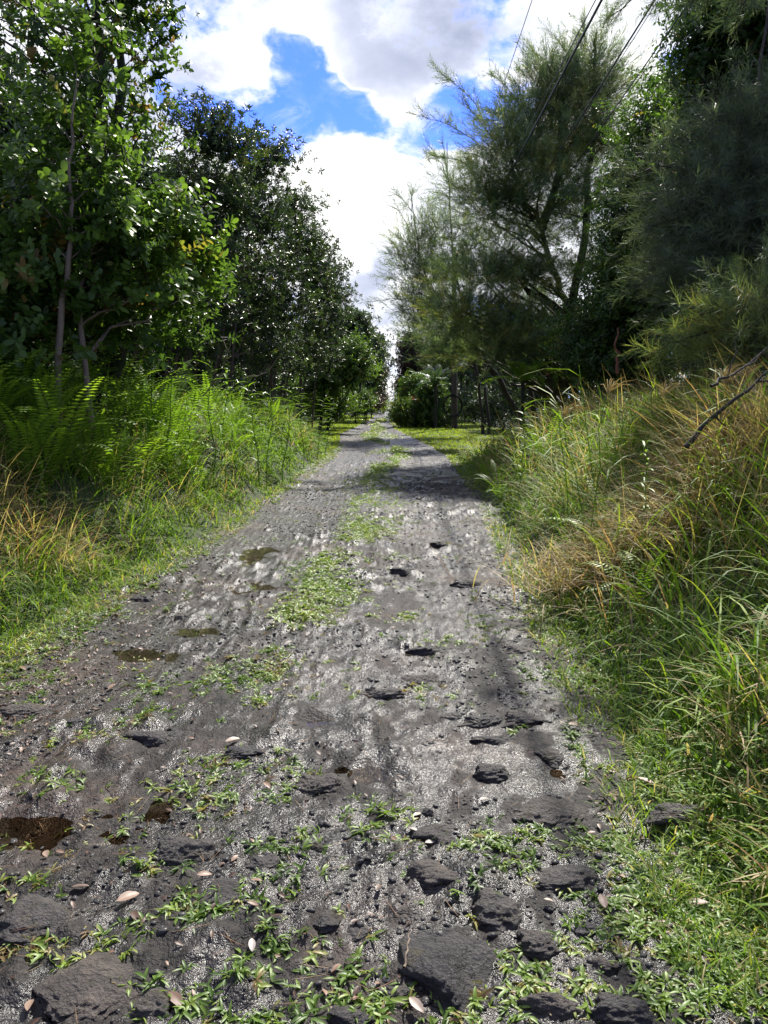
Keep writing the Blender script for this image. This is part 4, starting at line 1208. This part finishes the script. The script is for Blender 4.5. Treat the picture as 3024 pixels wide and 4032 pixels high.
for k, (px, py, Y, lab) in enumerate([
        (470, 1400, 8.6, 'leafy cane standing up before the pale slender stems'), (610, 1300, 9.4, 'tall leafy cane above the left end of the fern crest'), (640, 1390, 9.0, 'leafy cane just right of the tallest one on the left'), (820, 1330, 10.5, 'bright leafy cane in front of the dark thicket trunks'),
        (880, 1440, 10.8, 'short leafy cane beside the bright one by the thicket trunks'), (1010, 1440, 12, 'leafy cane at the right end of the fern crest'), (1040, 1520, 12.5, 'small leafy cane low at the right end of the fern crest'), (1105, 1500, 14, 'leafy cane standing alone in front of the deep shade on the left'),
        (1190, 1540, 17, 'leafy cane where the left grass bank narrows'), (1245, 1560, 19, 'leafy cane near the far end of the left bank'), (1280, 1560, 21, 'leafy cane at the very end of the left bank by the lawn'), (170, 1780, 6.4, 'leafy cane low at the left edge above the dry grass'),
        (60, 1640, 6.6, 'leafy cane at the extreme left edge in the shade'), (560, 1500, 8.4, 'pale leafy cane in the middle of the ferns'), (760, 1560, 9.2, 'leafy cane poking from the middle of the bright ferns'),
        (2580, 1740, 5.4, 'leafy cane slanting out of the dry grass on the right bank'), (2700, 1760, 5.0, 'leafy cane leaning left in the right bank near the fallen branch'), (2860, 1700, 4.8, 'leafy cane by the right edge under the young casuarina'), (2050, 1600, 10, 'leafy cane where the right bank meets the shade')]):
    cane(k, px, py, Y, lab)


# tall grass plants on the right bank, each a thing
def tall_grass_plant(x, y, H, lab, n, seed, seedhead=False):
    g = np.random.default_rng(seed)
    base = gp(x, y)
    root = thing('tall_grass_plant', lab, 'grass plant', base)
    a = Acc()
    st = Acc()
    for i in range(max(2, n // 8)):
        b = np.array([g.normal() * .05, g.normal() * .05, 0]); t = b + (g.normal() * .15 * H, g.normal() * .15 * H, H * g.uniform(.75, 1.0))
        P = bend(b, t, g, 6, 0, .02); tube(st, P, np.linspace(.006, .003, 6), 4, .4)
        for k in range(8):
            f = g.uniform(.25, 1.0)
            p = np.array([np.interp(f, np.linspace(0, 1, 6), P[:, j]) for j in range(3)])
            v, q, tt = leaf_v(g.uniform(.28, .5), g.uniform(.010, .016), .3, g.uniform(.5, 1.0), .4, False)
            v = rot(v, g.uniform(0, 6.28), g.uniform(.5, 1.1), 0) + p
            a.add(v, q, None, g.uniform(.25, .6))
        if seedhead and i < 3:
            for k in range(14):
                d = rot(np.array([[.16, 0, 0]]), g.uniform(0, 6.28), g.uniform(.5, 1.2))[0] + np.array([.08, 0, -.02])
                tube(a, [P[-1] - (0, 0, .05 * g.uniform()), P[-1] + d * .6, P[-1] + d + (0, 0, -.03)], [.003, .004, .001], 3, .75)
    link('blades', a.mesh('blades', M_GRASS), root)
    link('stem', st.mesh('stem', M_GRASS), root)


for k, (px, py, Y, n, sh, lab) in enumerate([(2360, 1400, 6.2, 34, True, 'tallest grass plant on the right bank with a feathery pale seed head'), (2310, 1520, 6.6, 26, False, 'leaning grass plant just left of the one with the seed head'), (2200, 1640, 8.5, 26, False, 'bright grass plant on the crest left of the tall ones'), (2560, 1540, 6.6, 26, False, 'upright grass plant behind the dry heap on the right bank'),
                                             (2660, 1500, 6.8, 28, False, 'upright grass plant right of the dry heap, against the dark tree'), (2760, 1470, 6.6, 24, False, 'arching grass plant by the fallen branch'), (2900, 1440, 6.0, 30, True, 'tall brownish grass plant with a seed stalk near the right edge'), (2060, 1640, 10.5, 22, False, 'bright grass plant at the shaded end of the right bank'), (1960, 1660, 13, 22, False, 'small grass plant furthest along the right bank')]):
    c = at(px, py, Y)
    tall_grass_plant(c[0], Y, c[2] - S(c[0], Y), lab, n, 850 + k, sh)


# ------------------------------------------------------------------ stones
def stone_mat():
    m = bpy.data.materials.new('lava_rock'); m.use_nodes = True
    t = NT(m.node_tree)
    P = t.n('ShaderNodeNewGeometry').outputs['Position']
    n = t.n('ShaderNodeTexNoise', i_Vector=P, i_Scale=14.0, i_Detail=8.0, i_Roughness=.7)
    f = t.n('ShaderNodeTexNoise', i_Vector=P, i_Scale=120.0, i_Detail=4.0, i_Roughness=.75)
    vo = t.n('ShaderNodeTexVoronoi', i_Vector=P, i_Scale=90.0)
    ve = t.n('ShaderNodeTexVoronoi', feature='DISTANCE_TO_EDGE', i_Vector=P, i_Scale=16.0)
    oi = t.n('ShaderNodeObjectInfo')
    c = t.ramp(n.outputs[0], [(.3, (.026, .025, .026)), (.5, (.060, .056, .057)), (.72, (.125, .115, .108))])
    c = t.mix(1.0, c, t.ramp(oi.outputs['Random'], [(0, (.6, .6, .64)), (.5, (1, .96, .92)), (1, (1.3, 1.15, 1.0))]), 'MULTIPLY')
    ms = t.n('ShaderNodeTexNoise', i_Vector=P, i_Scale=9.0, i_Detail=6.0, i_Roughness=.7)
    c = t.mix(t.smooth(ms.outputs[0], .54, .66), c, (.055, .048, .028))
    crack = t.smooth(ve.outputs['Distance'], .0, .05, -.12, 0.0)
    b = t.n('ShaderNodeBump', i_Height=t.math('ADD', t.math('ADD', f.outputs[0], crack), t.math('ADD', t.math('MULTIPLY', vo.outputs[0], .6), t.math('MULTIPLY', n.outputs[0], 3.5))), i_Strength=1.0, i_Distance=.013)
    p = t.n('ShaderNodeBsdfPrincipled', i_Base_Color=c, i_Roughness=t.smooth(n.outputs[0], .3, .7, .5, .8), i_Normal=b.outputs[0])
    o = t.n('ShaderNodeOutputMaterial'); t.link(p.outputs[0], o.inputs[0])
    return m


M_STONE = stone_mat()
M_GRAVEL = M_STONE.copy(); M_GRAVEL.name = 'wet_gravel'
pg_ = [q for q in M_GRAVEL.node_tree.nodes if q.type == 'BSDF_PRINCIPLED'][0]
pg_.inputs['Coat Weight'].default_value = .35; pg_.inputs['Coat Roughness'].default_value = .35


def stone_mesh(seed, res=64):
    u, v = np.meshgrid(np.linspace(0, 2 * pi, res, endpoint=False), np.linspace(0.0, pi * .62, res // 2))
    r = np.sin(v)
    X = r * np.cos(u); Y = r * np.sin(u); Z = np.cos(v)
    g = np.random.default_rng(seed)
    # chop with random planes for an angular outline
    sc = np.ones_like(X)
    for _ in range(11):
        d = g.normal(size=3); d[2] = abs(d[2]) * .6; d /= np.linalg.norm(d)
        dot = X * d[0] + Y * d[1] + Z * d[2]
        lim = g.uniform(.66, .93)
        sc = np.minimum(sc, np.where(dot > .05, lim / np.maximum(dot, .05), 9))
    n = fbm(X * 2.2 + seed, Y * 2.2 + Z * 1.7, 5, seed, .6)
    sc = sc * (.62 + .55 * n + .16 * fbm(X * 7, Y * 7 + Z * 6, 4, seed + 3, .6))
    a = Acc()
    rows, cols = X.shape
    idx = np.arange(rows * cols).reshape(rows, cols)
    Q = np.stack([idx[:-1], np.roll(idx[:-1], -1, 1), np.roll(idx[1:], -1, 1), idx[1:]], -1).reshape(-1, 4)[:, ::-1]
    a.add(np.stack([X * sc, Y * sc, Z * sc], -1), Q)
    return a.mesh('stone', M_STONE, True)


SM = [stone_mesh(900 + i) for i in range(7)]
SG = 'lava stones set in the track'
STONES = [(1770, 3760, 175, 210, .55, 'largest dark lava stone, lying at the bottom of the view right of the middle'), (1960, 3560, 115, 80, .5, 'rounded dark stone just above and right of the largest stone'), (2170, 3180, 135, 75, .35, 'broad flat grey stone beside the right-hand puddle'),
          (2240, 3440, 150, 60, .3, 'low dark stone with a weedy upper edge near the right margin'), (700, 3350, 130, 52, .45, 'long dark stone right of the big brown puddle'), (1248, 3078, 95, 48, .4, 'flat-topped stone with a weed tuft on its left, left of the middle'),
          (975, 2960, 125, 30, .35, 'long low stone under a pale leaf, left of the middle'), (640, 2895, 140, 42, .4, 'wide low stone above the big brown puddle, partly mossy'), (150, 3620, 160, 100, .3, 'broad flat stone at the left edge with a pale leaf on it'),
          (340, 3880, 180, 170, .3, 'big flat dark slab in the bottom left corner'), (610, 3950, 90, 70, .4, 'stone right of the bottom left slab'), (870, 3530, 62, 75, .3, 'small grey slab standing left of the middle'),
          (1040, 3400, 60, 36, .4, 'small dark stone in the sheen left of the middle'), (1700, 3440, 135, 55, .4, 'long dark stone above the two big ones'), (1715, 3270, 80, 55, .5, 'knobbly dark stone near the three pale leaves'), (2110, 3700, 85, 55, .45, 'dark stone right of the largest stone'),
          (2170, 3960, 115, 45, .5, 'long narrow stone at the bottom right'), (2310, 3650, 62, 42, .4, 'small stone in the glinting gravel on the right'), (2690, 3240, 130, 34, .25, 'purplish flat stone in the grass at the right'), (1900, 2840, 95, 28, .5, 'layered stone in the right wheel track'),
          (2060, 2835, 95, 34, .5, 'dark ridged stone at the edge of the right wheel track'), (1950, 2910, 85, 25, .4, 'grey flat stone below the layered one'), (1935, 3040, 72, 30, .5, 'small pointed stone in the right wheel track'), (2175, 2970, 60, 32, .5, 'rounded stone close to the right margin'),
          (1785, 2815, 60, 22, .5, 'thin low stone left of the layered one'), (1640, 2670, 90, 22, .4, 'flat dark stone in the middle of the track'), (1500, 2735, 90, 20, .4, 'low stone above the small blue puddle'), (2050, 2560, 80, 22, .4, 'dark stone near the right margin further on'),
          (1700, 2560, 90, 18, .4, 'low stone in the right wheel track further on'), (415, 2483, 24, 16, .9, 'small black stone lying on the left side of the track'), (1245, 3342, 26, 20, .9, 'small pale-topped pebble lying left of the middle'), (720, 2430, 30, 13, .7, 'small flat pebble left of the weed strip'),
          (1680, 3200, 24, 12, .8, 'small grey pebble beside the three pale leaves'), (1400, 3660, 55, 40, .3, 'faint grey stone sunk in the wet gravel at the middle'), (1290, 3620, 60, 50, .3, 'dark stone sunk in the wet gravel left of the middle'), (1380, 4000, 80, 40, .3, 'stone cut by the bottom edge at the middle'),
          (2450, 3980, 130, 60, .4, 'glinting wet slab in the bottom right'), (80, 2790, 110, 28, .4, 'dark low stone at the left edge among weeds'), (300, 2840, 45, 20, .5, 'pale stone among bubbles of wet gravel on the left'), (2400, 2700, 10, 6, .5, 'tiny stone in the right verge'), (1560, 3900, 60, 30, .3, 'low stone left of the largest stone'),
          (2380, 3800, 70, 35, .4, 'small dark stone in the weeds at the lower right'), (1600, 2250, 60, 12, .5, 'small dark stone in the middle distance'), (1840, 2300, 70, 12, .5, 'small low stone in the right track at middle distance'), (1760, 2150, 60, 9, .5, 'low stone in the right track further off'), (560, 2360, 50, 12, .6, 'dark stone on the left margin at middle distance')]
gst = np.random.default_rng(31)
for i, (px, py, rx, ry_, hf, lab) in enumerate(STONES):
    x0, y0 = GPX(px, py + ry_ * .3)
    dd = math.hypot(y0, CAMZ)
    RXm = rx * dd / FPX
    RYm = min(max(ry_ * dd / FPX * (dd / CAMZ) * .85, RXm * .45), RXm * 1.5)
    o = link('stone', SM[i % 7])
    o.location = (x0, y0, S(x0, y0) - RXm * hf * .22)
    o.rotation_euler = (gst.uniform(-.08, .08), gst.uniform(-.08, .08), gst.uniform(-.3, .3))
    hf *= 1.05 if py > 3000 else .75
    big_ = .86 if py > 3550 else 1.0
    o.scale = (RXm * 1.12 * big_, RYm * 1.08 * big_, RXm * hf * 1.05)
    tag(o, lab, 'stone', SG)

# loose gravel
acc = Acc()
ico = []
ph = (1 + 5 ** .5) / 2
IV = np.array([(-1, ph, 0), (1, ph, 0), (-1, -ph, 0), (1, -ph, 0), (0, -1, ph), (0, 1, ph), (0, -1, -ph), (0, 1, -ph), (ph, 0, -1), (ph, 0, 1), (-ph, 0, -1), (-ph, 0, 1)]) / 1.9
IT = np.array([(0, 11, 5), (0, 5, 1), (0, 1, 7), (0, 7, 10), (0, 10, 11), (1, 5, 9), (5, 11, 4), (11, 10, 2), (10, 7, 6), (7, 1, 8), (3, 9, 4), (3, 4, 2), (3, 2, 6), (3, 6, 8), (3, 8, 9), (4, 9, 5), (2, 4, 11), (6, 2, 10), (8, 6, 7), (9, 8, 1)])
for j in range(4):
    tv = (IV + gst.normal(size=(12, 3)) * .17) * np.array([1.1, .8, .5])
    tm = (tv, np.zeros((0, 4), int), IT, np.zeros(12))
    n = 4200
    y = np.exp(gst.uniform(np.log(1.5), np.log(14), n)); l, r = edges(y)
    x = l + (r - l) * gst.uniform(-.02, 1.02, n)
    k = clumpy(x, y, 1.7, 950) + gst.normal(size=n) * .07 > .47
    x, y = x[k], y[k]
    s = .003 + .013 * gst.uniform(0, 1, len(x)) ** 4 + .0006 * y
    stamp(acc, tm, frames(np.stack([gst.normal(size=len(x)) * .4, gst.normal(size=len(x)) * .4, np.ones(len(x))], 1), gst), np.stack([x, y, surf(x, y) + s * .05], 1), s, np.full(len(x), .5))
tag(link('gravel', acc.mesh('gravel', M_GRAVEL)), 'loose dark lava gravel strewn over the track', kind='stuff')

# ------------------------------------------------------------------ fallen leaves
def dead_leaf(seed, L=1.0, W=.42):
    g = np.random.default_rng(seed)
    xs = np.linspace(0, 1, 9); a = Acc()
    ws = np.sin(np.pi * xs ** .9) ** .8 * W / 2 + .005
    V = []
    for x, w_ in zip(xs, ws):
        zc = .10 * sin(x * pi * g.uniform(.9, 1.1)) * L
        for s in (-1, -.5, 0, .5, 1):
            V.append((x - .5, s * w_, zc * .5 + abs(s) * w_ * .22 + g.normal() * .006))
    idx = np.arange(45).reshape(9, 5)
    Q = np.stack([idx[:-1, :-1], idx[1:, :-1], idx[1:, 1:], idx[:-1, 1:]], -1).reshape(-1, 4)
    return V, Q


gl_ = np.random.default_rng(41)
for i, (px, py, L, v, lab) in enumerate([
        (506, 3557, .075, .62, 'long tan fallen leaf lying on the gravel at lower left'), (221, 3630, .05, .9, 'pale fallen leaf on the broad flat stone at the left edge'), (533, 3630, .055, .08, 'dark brown fallen leaf below the long tan one'), (1052, 3110, .05, .55, 'curled pinkish leaf left of a weed tuft near the middle'),
        (916, 2933, .07, .85, 'narrow pale leaf on the long low stone'), (806, 3461, .05, .6, 'pinkish leaf standing on edge below the long dark stone'), (993, 3762, .045, .97, 'grey oval leaf in the lower middle'), (1490, 3511, .035, .3, 'small reddish-brown leaf near the middle bottom'),
        (182, 3370, .05, .75, 'pale pink leaf at the rim of the big brown puddle'), (925, 3407, .035, .6, 'small pink leaf right of the long dark stone'), (118, 3985, .05, .7, 'crumpled pale leaf in the bottom left corner'), (319, 3507, .055, .25, 'brown leaf half on the broad flat stone'),
        (692, 3960, .07, .35, 'large curled brown leaf at the bottom, left of the middle'), (2373, 3566, .06, .68, 'bright pinkish-tan leaf in the glinting gravel on the right'), (1640, 3981, .055, .88, 'pale leaf at the bottom edge by the largest stone'), (1644, 3216, .045, .97, 'upper pale grey leaf of the three near the knobbly stone'),
        (1626, 3279, .04, .95, 'middle pale grey leaf of the three near the knobbly stone'), (1694, 3325, .04, .92, 'lower pale grey leaf of the three near the knobbly stone'), (1908, 3156, .055, .98, 'grey leaf lying between pebbles right of the middle'), (2542, 3120, .07, .8, 'tan leaf in the weeds beside the right-hand puddle'),
        (2259, 2870, .06, .55, 'tan leaf at the right margin beside grass'), (2770, 3266, .07, .2, 'dark red leaf beside the purplish flat stone'), (2742, 3566, .07, .45, 'brown leaf in the weeds at the right'), (440, 2711, .06, .65, 'yellowish leaf among wet stones at left'), (90, 2640, .06, .5, 'brown leaf at the left edge of the track'), (1135, 2548, .06, .95, 'pale leaf right of the weed strip'),
        (1010, 3490, .04, .6, 'small tan leaf beside the small grey slab'), (560, 2650, .05, .45, 'brown leaf in the left wheel track'), (2160, 3570, .03, .85, 'tiny pale leaf right of the rounded stone')]):
    x0, y0 = GPX(px, py)
    V, Q = dead_leaf(1000 + i)
    a = Acc(); a.add(np.array(V) * L, Q, None, v)
    o = link('fallen_leaf', a.mesh('fallen_leaf', M_LITTER, True))
    o.location = (x0, y0, S(x0, y0) + .014); o.rotation_euler = (gl_.uniform(-.25, .25), gl_.uniform(-.25, .25), gl_.uniform(0, 6.28))
    tag(o, lab, 'leaf', 'fallen leaves on the track')
acc = Acc()
V, Q = dead_leaf(1200)
tm = (np.array(V), Q, np.zeros((0, 3), int), np.zeros(45))
xs, ys = [], []
for side, n, dd, y0, y1 in ((-1, 1700, (-.75, .3), 2.6, 8), (1, 350, (-.2, .3), 1.6, 12), (-1, 500, (-2.4, 0), 1.6, 9)):
    x, y, d = region(gl_, n, side, y0, y1, *dd)
    xs.append(x); ys.append(y)
x = np.concatenate(xs); y = np.concatenate(ys)
stamp(acc, tm, frames(np.stack([gl_.normal(size=len(x)) * .3, gl_.normal(size=len(x)) * .3, np.ones(len(x))], 1), gl_), np.stack([x, y, surf(x, y) + .008], 1), gl_.uniform(.012, .036, len(x)), gl_.uniform(.06, .8, len(x)) ** 1.8)
tag(link('leaf_litter', acc.mesh('leaf_litter', M_LITTER)), 'brown leaf litter along the left margin of the track', kind='stuff')
acc = Acc()
n = 900
y = np.exp(gl_.uniform(np.log(1.5), np.log(6), n)); l, r = edges(y); x = l + (r - l + .8) * gl_.uniform(0, 1, n)
k = clumpy(x, y, 2.5, 970) > .47
x, y = x[k], y[k]
blades(acc, gl_, x, y, gl_.uniform(.03, .12, len(x)), np.full(len(x), .0016), gl_.uniform(.85, 1, len(x)), (1.45, 1.6), (-.25, .1), z0=.012, segs=3)
tag(link('fallen_needles', acc.mesh('fallen_needles', M_GRASS)), 'thin reddish-brown needles and straws dropped on the track', kind='stuff')

# ------------------------------------------------------------------ pole, coil, wires
px_, py_ = GPX(1790, 1690)
pr = thing('utility_pole', 'weathered wooden pole standing at the edge of the right-hand lawn', 'pole', (px_, py_, S(px_, py_) - .1))
a = Acc(); tube(a, bend((0, 0, 0), (-.15, 0, 9.2), gl_, 9, 0, .002), np.linspace(.165, .11, 9), 12)
link('shaft', a.mesh('shaft', M_POLE, True), pr)
a = Acc(); V = [(-.9, -.2, 8.6), (.7, -.2, 8.6)]; tube(a, V, .06, 4); link('crossarm', a.mesh('crossarm', M_POLE), pr)
mk = bpy.data.materials.new('black_rubber'); mk.use_nodes = True
b_ = mk.node_tree.nodes['Principled BSDF']; b_.inputs['Base Color'].default_value = (.012, .012, .013, 1); b_.inputs['Roughness'].default_value = .45
a = Acc(); th = np.linspace(0, 2 * pi, 33)
for rr, dz in ((.47, 0), (.44, .03), (.50, -.02)):
    tube(a, np.stack([rr * np.cos(th), 0 * th + dz, rr * 1.15 * np.sin(th)], 1), .022, 6)
c = at(1783, 1598, py_ - .25)
tag(link('cable_coil', a.mesh('cable_coil', mk, True)), 'black coil of cable hanging on the wooden pole', 'cable coil').location = (c[0], py_ - .24, c[2])


def wire(label, p0, p1, z, r):
    P = []
    for (px, py), zz in ((p0, z), (p1, z + .3)):
        rr = ray(px, py); t = (zz - CAMZ) / rr[2]; P.append(rr * t + np.array([0, 0, CAMZ]))
    d = P[1] - P[0]; d /= d[1]
    A = P[0] - d * (P[0][1] + 8); E_ = P[0] + d * (47 - P[0][1])
    t = np.linspace(0, 1, 40)[:, None]
    W = A * (1 - t) + E_ * t
    a = Acc(); tube(a, W, r, 6)
    tag(link('power_line', a.mesh('power_line', mk, True)), label, 'cable', 'overhead lines running along the right side of the track')


wire('thickest overhead line crossing the top right in front of the big casuarina', (2369, 0), (2022, 656), 6.6, .019)
wire('thin overhead line running close beside the thickest one', (2345, 0), (2010, 640), 6.7, .008)
wire('overhead line crossing the big casuarina right of the thickest line', (2578, 0), (2141, 693), 6.6, .014)
wire('faint overhead line just right of the second one', (2592, 0), (2146, 700), 6.65, .006)
wire('rightmost overhead line, thin and pale, meeting the casuarina sprays', (2720, 0), (2300, 600), 6.6, .011)
wire('second thin line hugging the rightmost overhead line', (2735, 0), (2306, 606), 6.6, .005)
wire('lone thin overhead line furthest left against the clouds', (2095, 0), (1995, 300), 7.2, .006)


# ------------------------------------------------------------------ far palm, tree fern, odd plants
def radial(name, label, cat, base, top, nfr, fr_kw, mat, scale, seed, up=(.1, 1.0), r0=.1):
    g = np.random.default_rng(seed)
    base = np.array(base, float); top = np.array(top, float)
    root = thing(name, label, cat, base)
    a = Acc(); tube(a, bend((0, 0, 0), top - base, g, 7, 0, .02), np.linspace(r0, r0 * .7, 7), 8)
    link('trunk', a.mesh('trunk', M_BARKD, True), root)
    for i in range(nfr):
        fr = frond(g, g.uniform(.85, 1.1), th0=g.uniform(*up), arch=g.uniform(.8, 1.7), **fr_kw)
        az = i * 2.4
        a = Acc()
        stamp(a, fr, np.array([[[cos(az), -sin(az), 0], [sin(az), cos(az), 0], [0, 0, 1]]]), (top - base)[None], scale, np.array([g.uniform(.3, .8)]))
        link('frond', a.mesh('frond', mat), root)


c = at(1510, 1490, 88)
radial('palm_tree', 'distant palm tree at the left edge of the bright gap', 'palm', gp(c[0], 88), c, 18, dict(pairs=20, PL=.30, PW=.06), M_PALM, 1.7, 61, (.1, 1.3), .16)
c = at(1470, 1560, 92)
radial('palm_tree', 'smaller distant palm half hidden in the trees left of the gap', 'palm', gp(c[0], 92), c, 12, dict(pairs=18, PL=.30, PW=.06), M_PALM, 1.8, 62, (.1, 1.2), .14)
c = at(1715, 1520, 40.5)
radial('tree_fern', 'green tree fern with long feathery fronds left of the wooden pole', 'tree fern', gp(c[0], 40.5), c, 15, dict(pairs=24, PL=.20, PW=.04), M_PALM, 1.3, 63, (.1, .9), .09)
c = at(1655, 1500, 46)
radial('tree_fern', 'second tree fern, paler fronds reaching toward the track', 'tree fern', gp(c[0], 46), c, 11, dict(pairs=24, PL=.20, PW=.04), M_PALM, 1.2, 64, (.1, .9), .08)
c = at(2060, 1500, 19)
radial('tree_fern', 'dark tree fern in the shade beneath the big casuarina', 'tree fern', gp(c[0], 19), c, 9, dict(pairs=24, PL=.20, PW=.035), M_FERN, 1.2, 65, (.3, 1.2), .06)
M_RED = leaf_mat('leaf_red', [(0.0, STEM), (.05, STEM), (.06, (.10, .015, .012)), (1.0, (.17, .03, .02))], .4, .35)
c = at(1630, 1572, 41)
root = thing('ti_plant', 'small red-leaved plant among the bushes left of the pole', 'plant', gp(c[0], 41))
a = Acc(); tube(a, [(0, 0, 0), (0, 0, c[2] - gp(c[0], 41)[2])], .02, 5); link('stem', a.mesh('stem', M_BARKD), root)
a = Acc(); g = np.random.default_rng(5); stamp(a, whorl(g, .34, .06, 9, False, (.3, 1.2)), np.eye(3)[None], np.array([[0, 0, c[2] - gp(c[0], 41)[2]]]), 1.0, np.array([.5]))
link('foliage', a.mesh('foliage', M_RED), root)

# dark pointed stone on the small lawn
a = Acc()
o = link('marker_stone', stone_mesh(977))
o.location = (-3.45, 61, S(-3.45, 61) - .02); o.scale = (.26, .2, .62)
tag(o, 'small dark pointed stone standing on the left lawn', 'stone')


# fallen branches and bare twigs
def stick(name, label, pts, r, mat, forks=0, seed=0):
    g = np.random.default_rng(seed)
    a = Acc(); pts = np.array(pts, float); base = pts[0].copy()
    s = np.linspace(0, len(pts) - 1, 10)
    P = np.stack([np.interp(s, np.arange(len(pts)), pts[:, i]) for i in range(3)], 1) - base
    P[1:-1] += g.normal(size=(8, 3)) * r * .8
    tube(a, P, np.linspace(r, r * .35, 10), 7)
    for _ in range(forks):
        j = g.integers(2, 8); d = (P[-1] - P[0]) * g.uniform(.15, .35) + g.normal(size=3) * .12
        tube(a, bend(P[j], P[j] + d, g, 5, 0, .05), np.linspace(r * .5, r * .1, 5), 5)
    o = link(name, a.mesh(name, mat, True)); o.location = tuple(base)
    tag(o, label, 'branch')


stick('fallen_branch', 'dark dead branch slanting up through the grass at the right edge', [at(2700, 1760, 5.2), at(2880, 1580, 5.2), at(3070, 1440, 5.3)], .019, M_BARKD, 4, 1)
stick('fallen_branch', 'thinner dark branch above the other at the right edge', [at(2800, 1520, 5.4), at(2900, 1470, 5.5), at(3060, 1340, 5.8)], .012, M_BARKD, 3, 2)
stick('bare_twig', 'pale bare twig arching above the right end of the fern crest', [at(800, 1560, 11), at(880, 1450, 11), at(910, 1330, 11.2)], .010, M_BARKP, 3, 3)
stick('bare_twig', 'thin bare twig curving right in front of the dark thickets', [at(960, 1490, 12), at(1050, 1470, 12), at(1100, 1400, 12)], .009, M_BARKP, 3, 4)
stick('dead_sapling', 'rusty brown bare stem upright before the dark glossy tree', [at(2432, 1470, 9), at(2430, 1380, 9), at(2432, 1290, 9)], .022, bark_mat('bark_rusty', (.10, .035, .02), (.20, .08, .04), 12), 0, 5)
stick('straw_stalk', 'flat straw-coloured stalk lying beside the largest stone', [np.array([*GPX(1590, 3850), .03]), np.array([*GPX(1605, 3780), .04]), np.array([*GPX(1612, 3730), .045])], .004, M_BARKP, 0, 6)
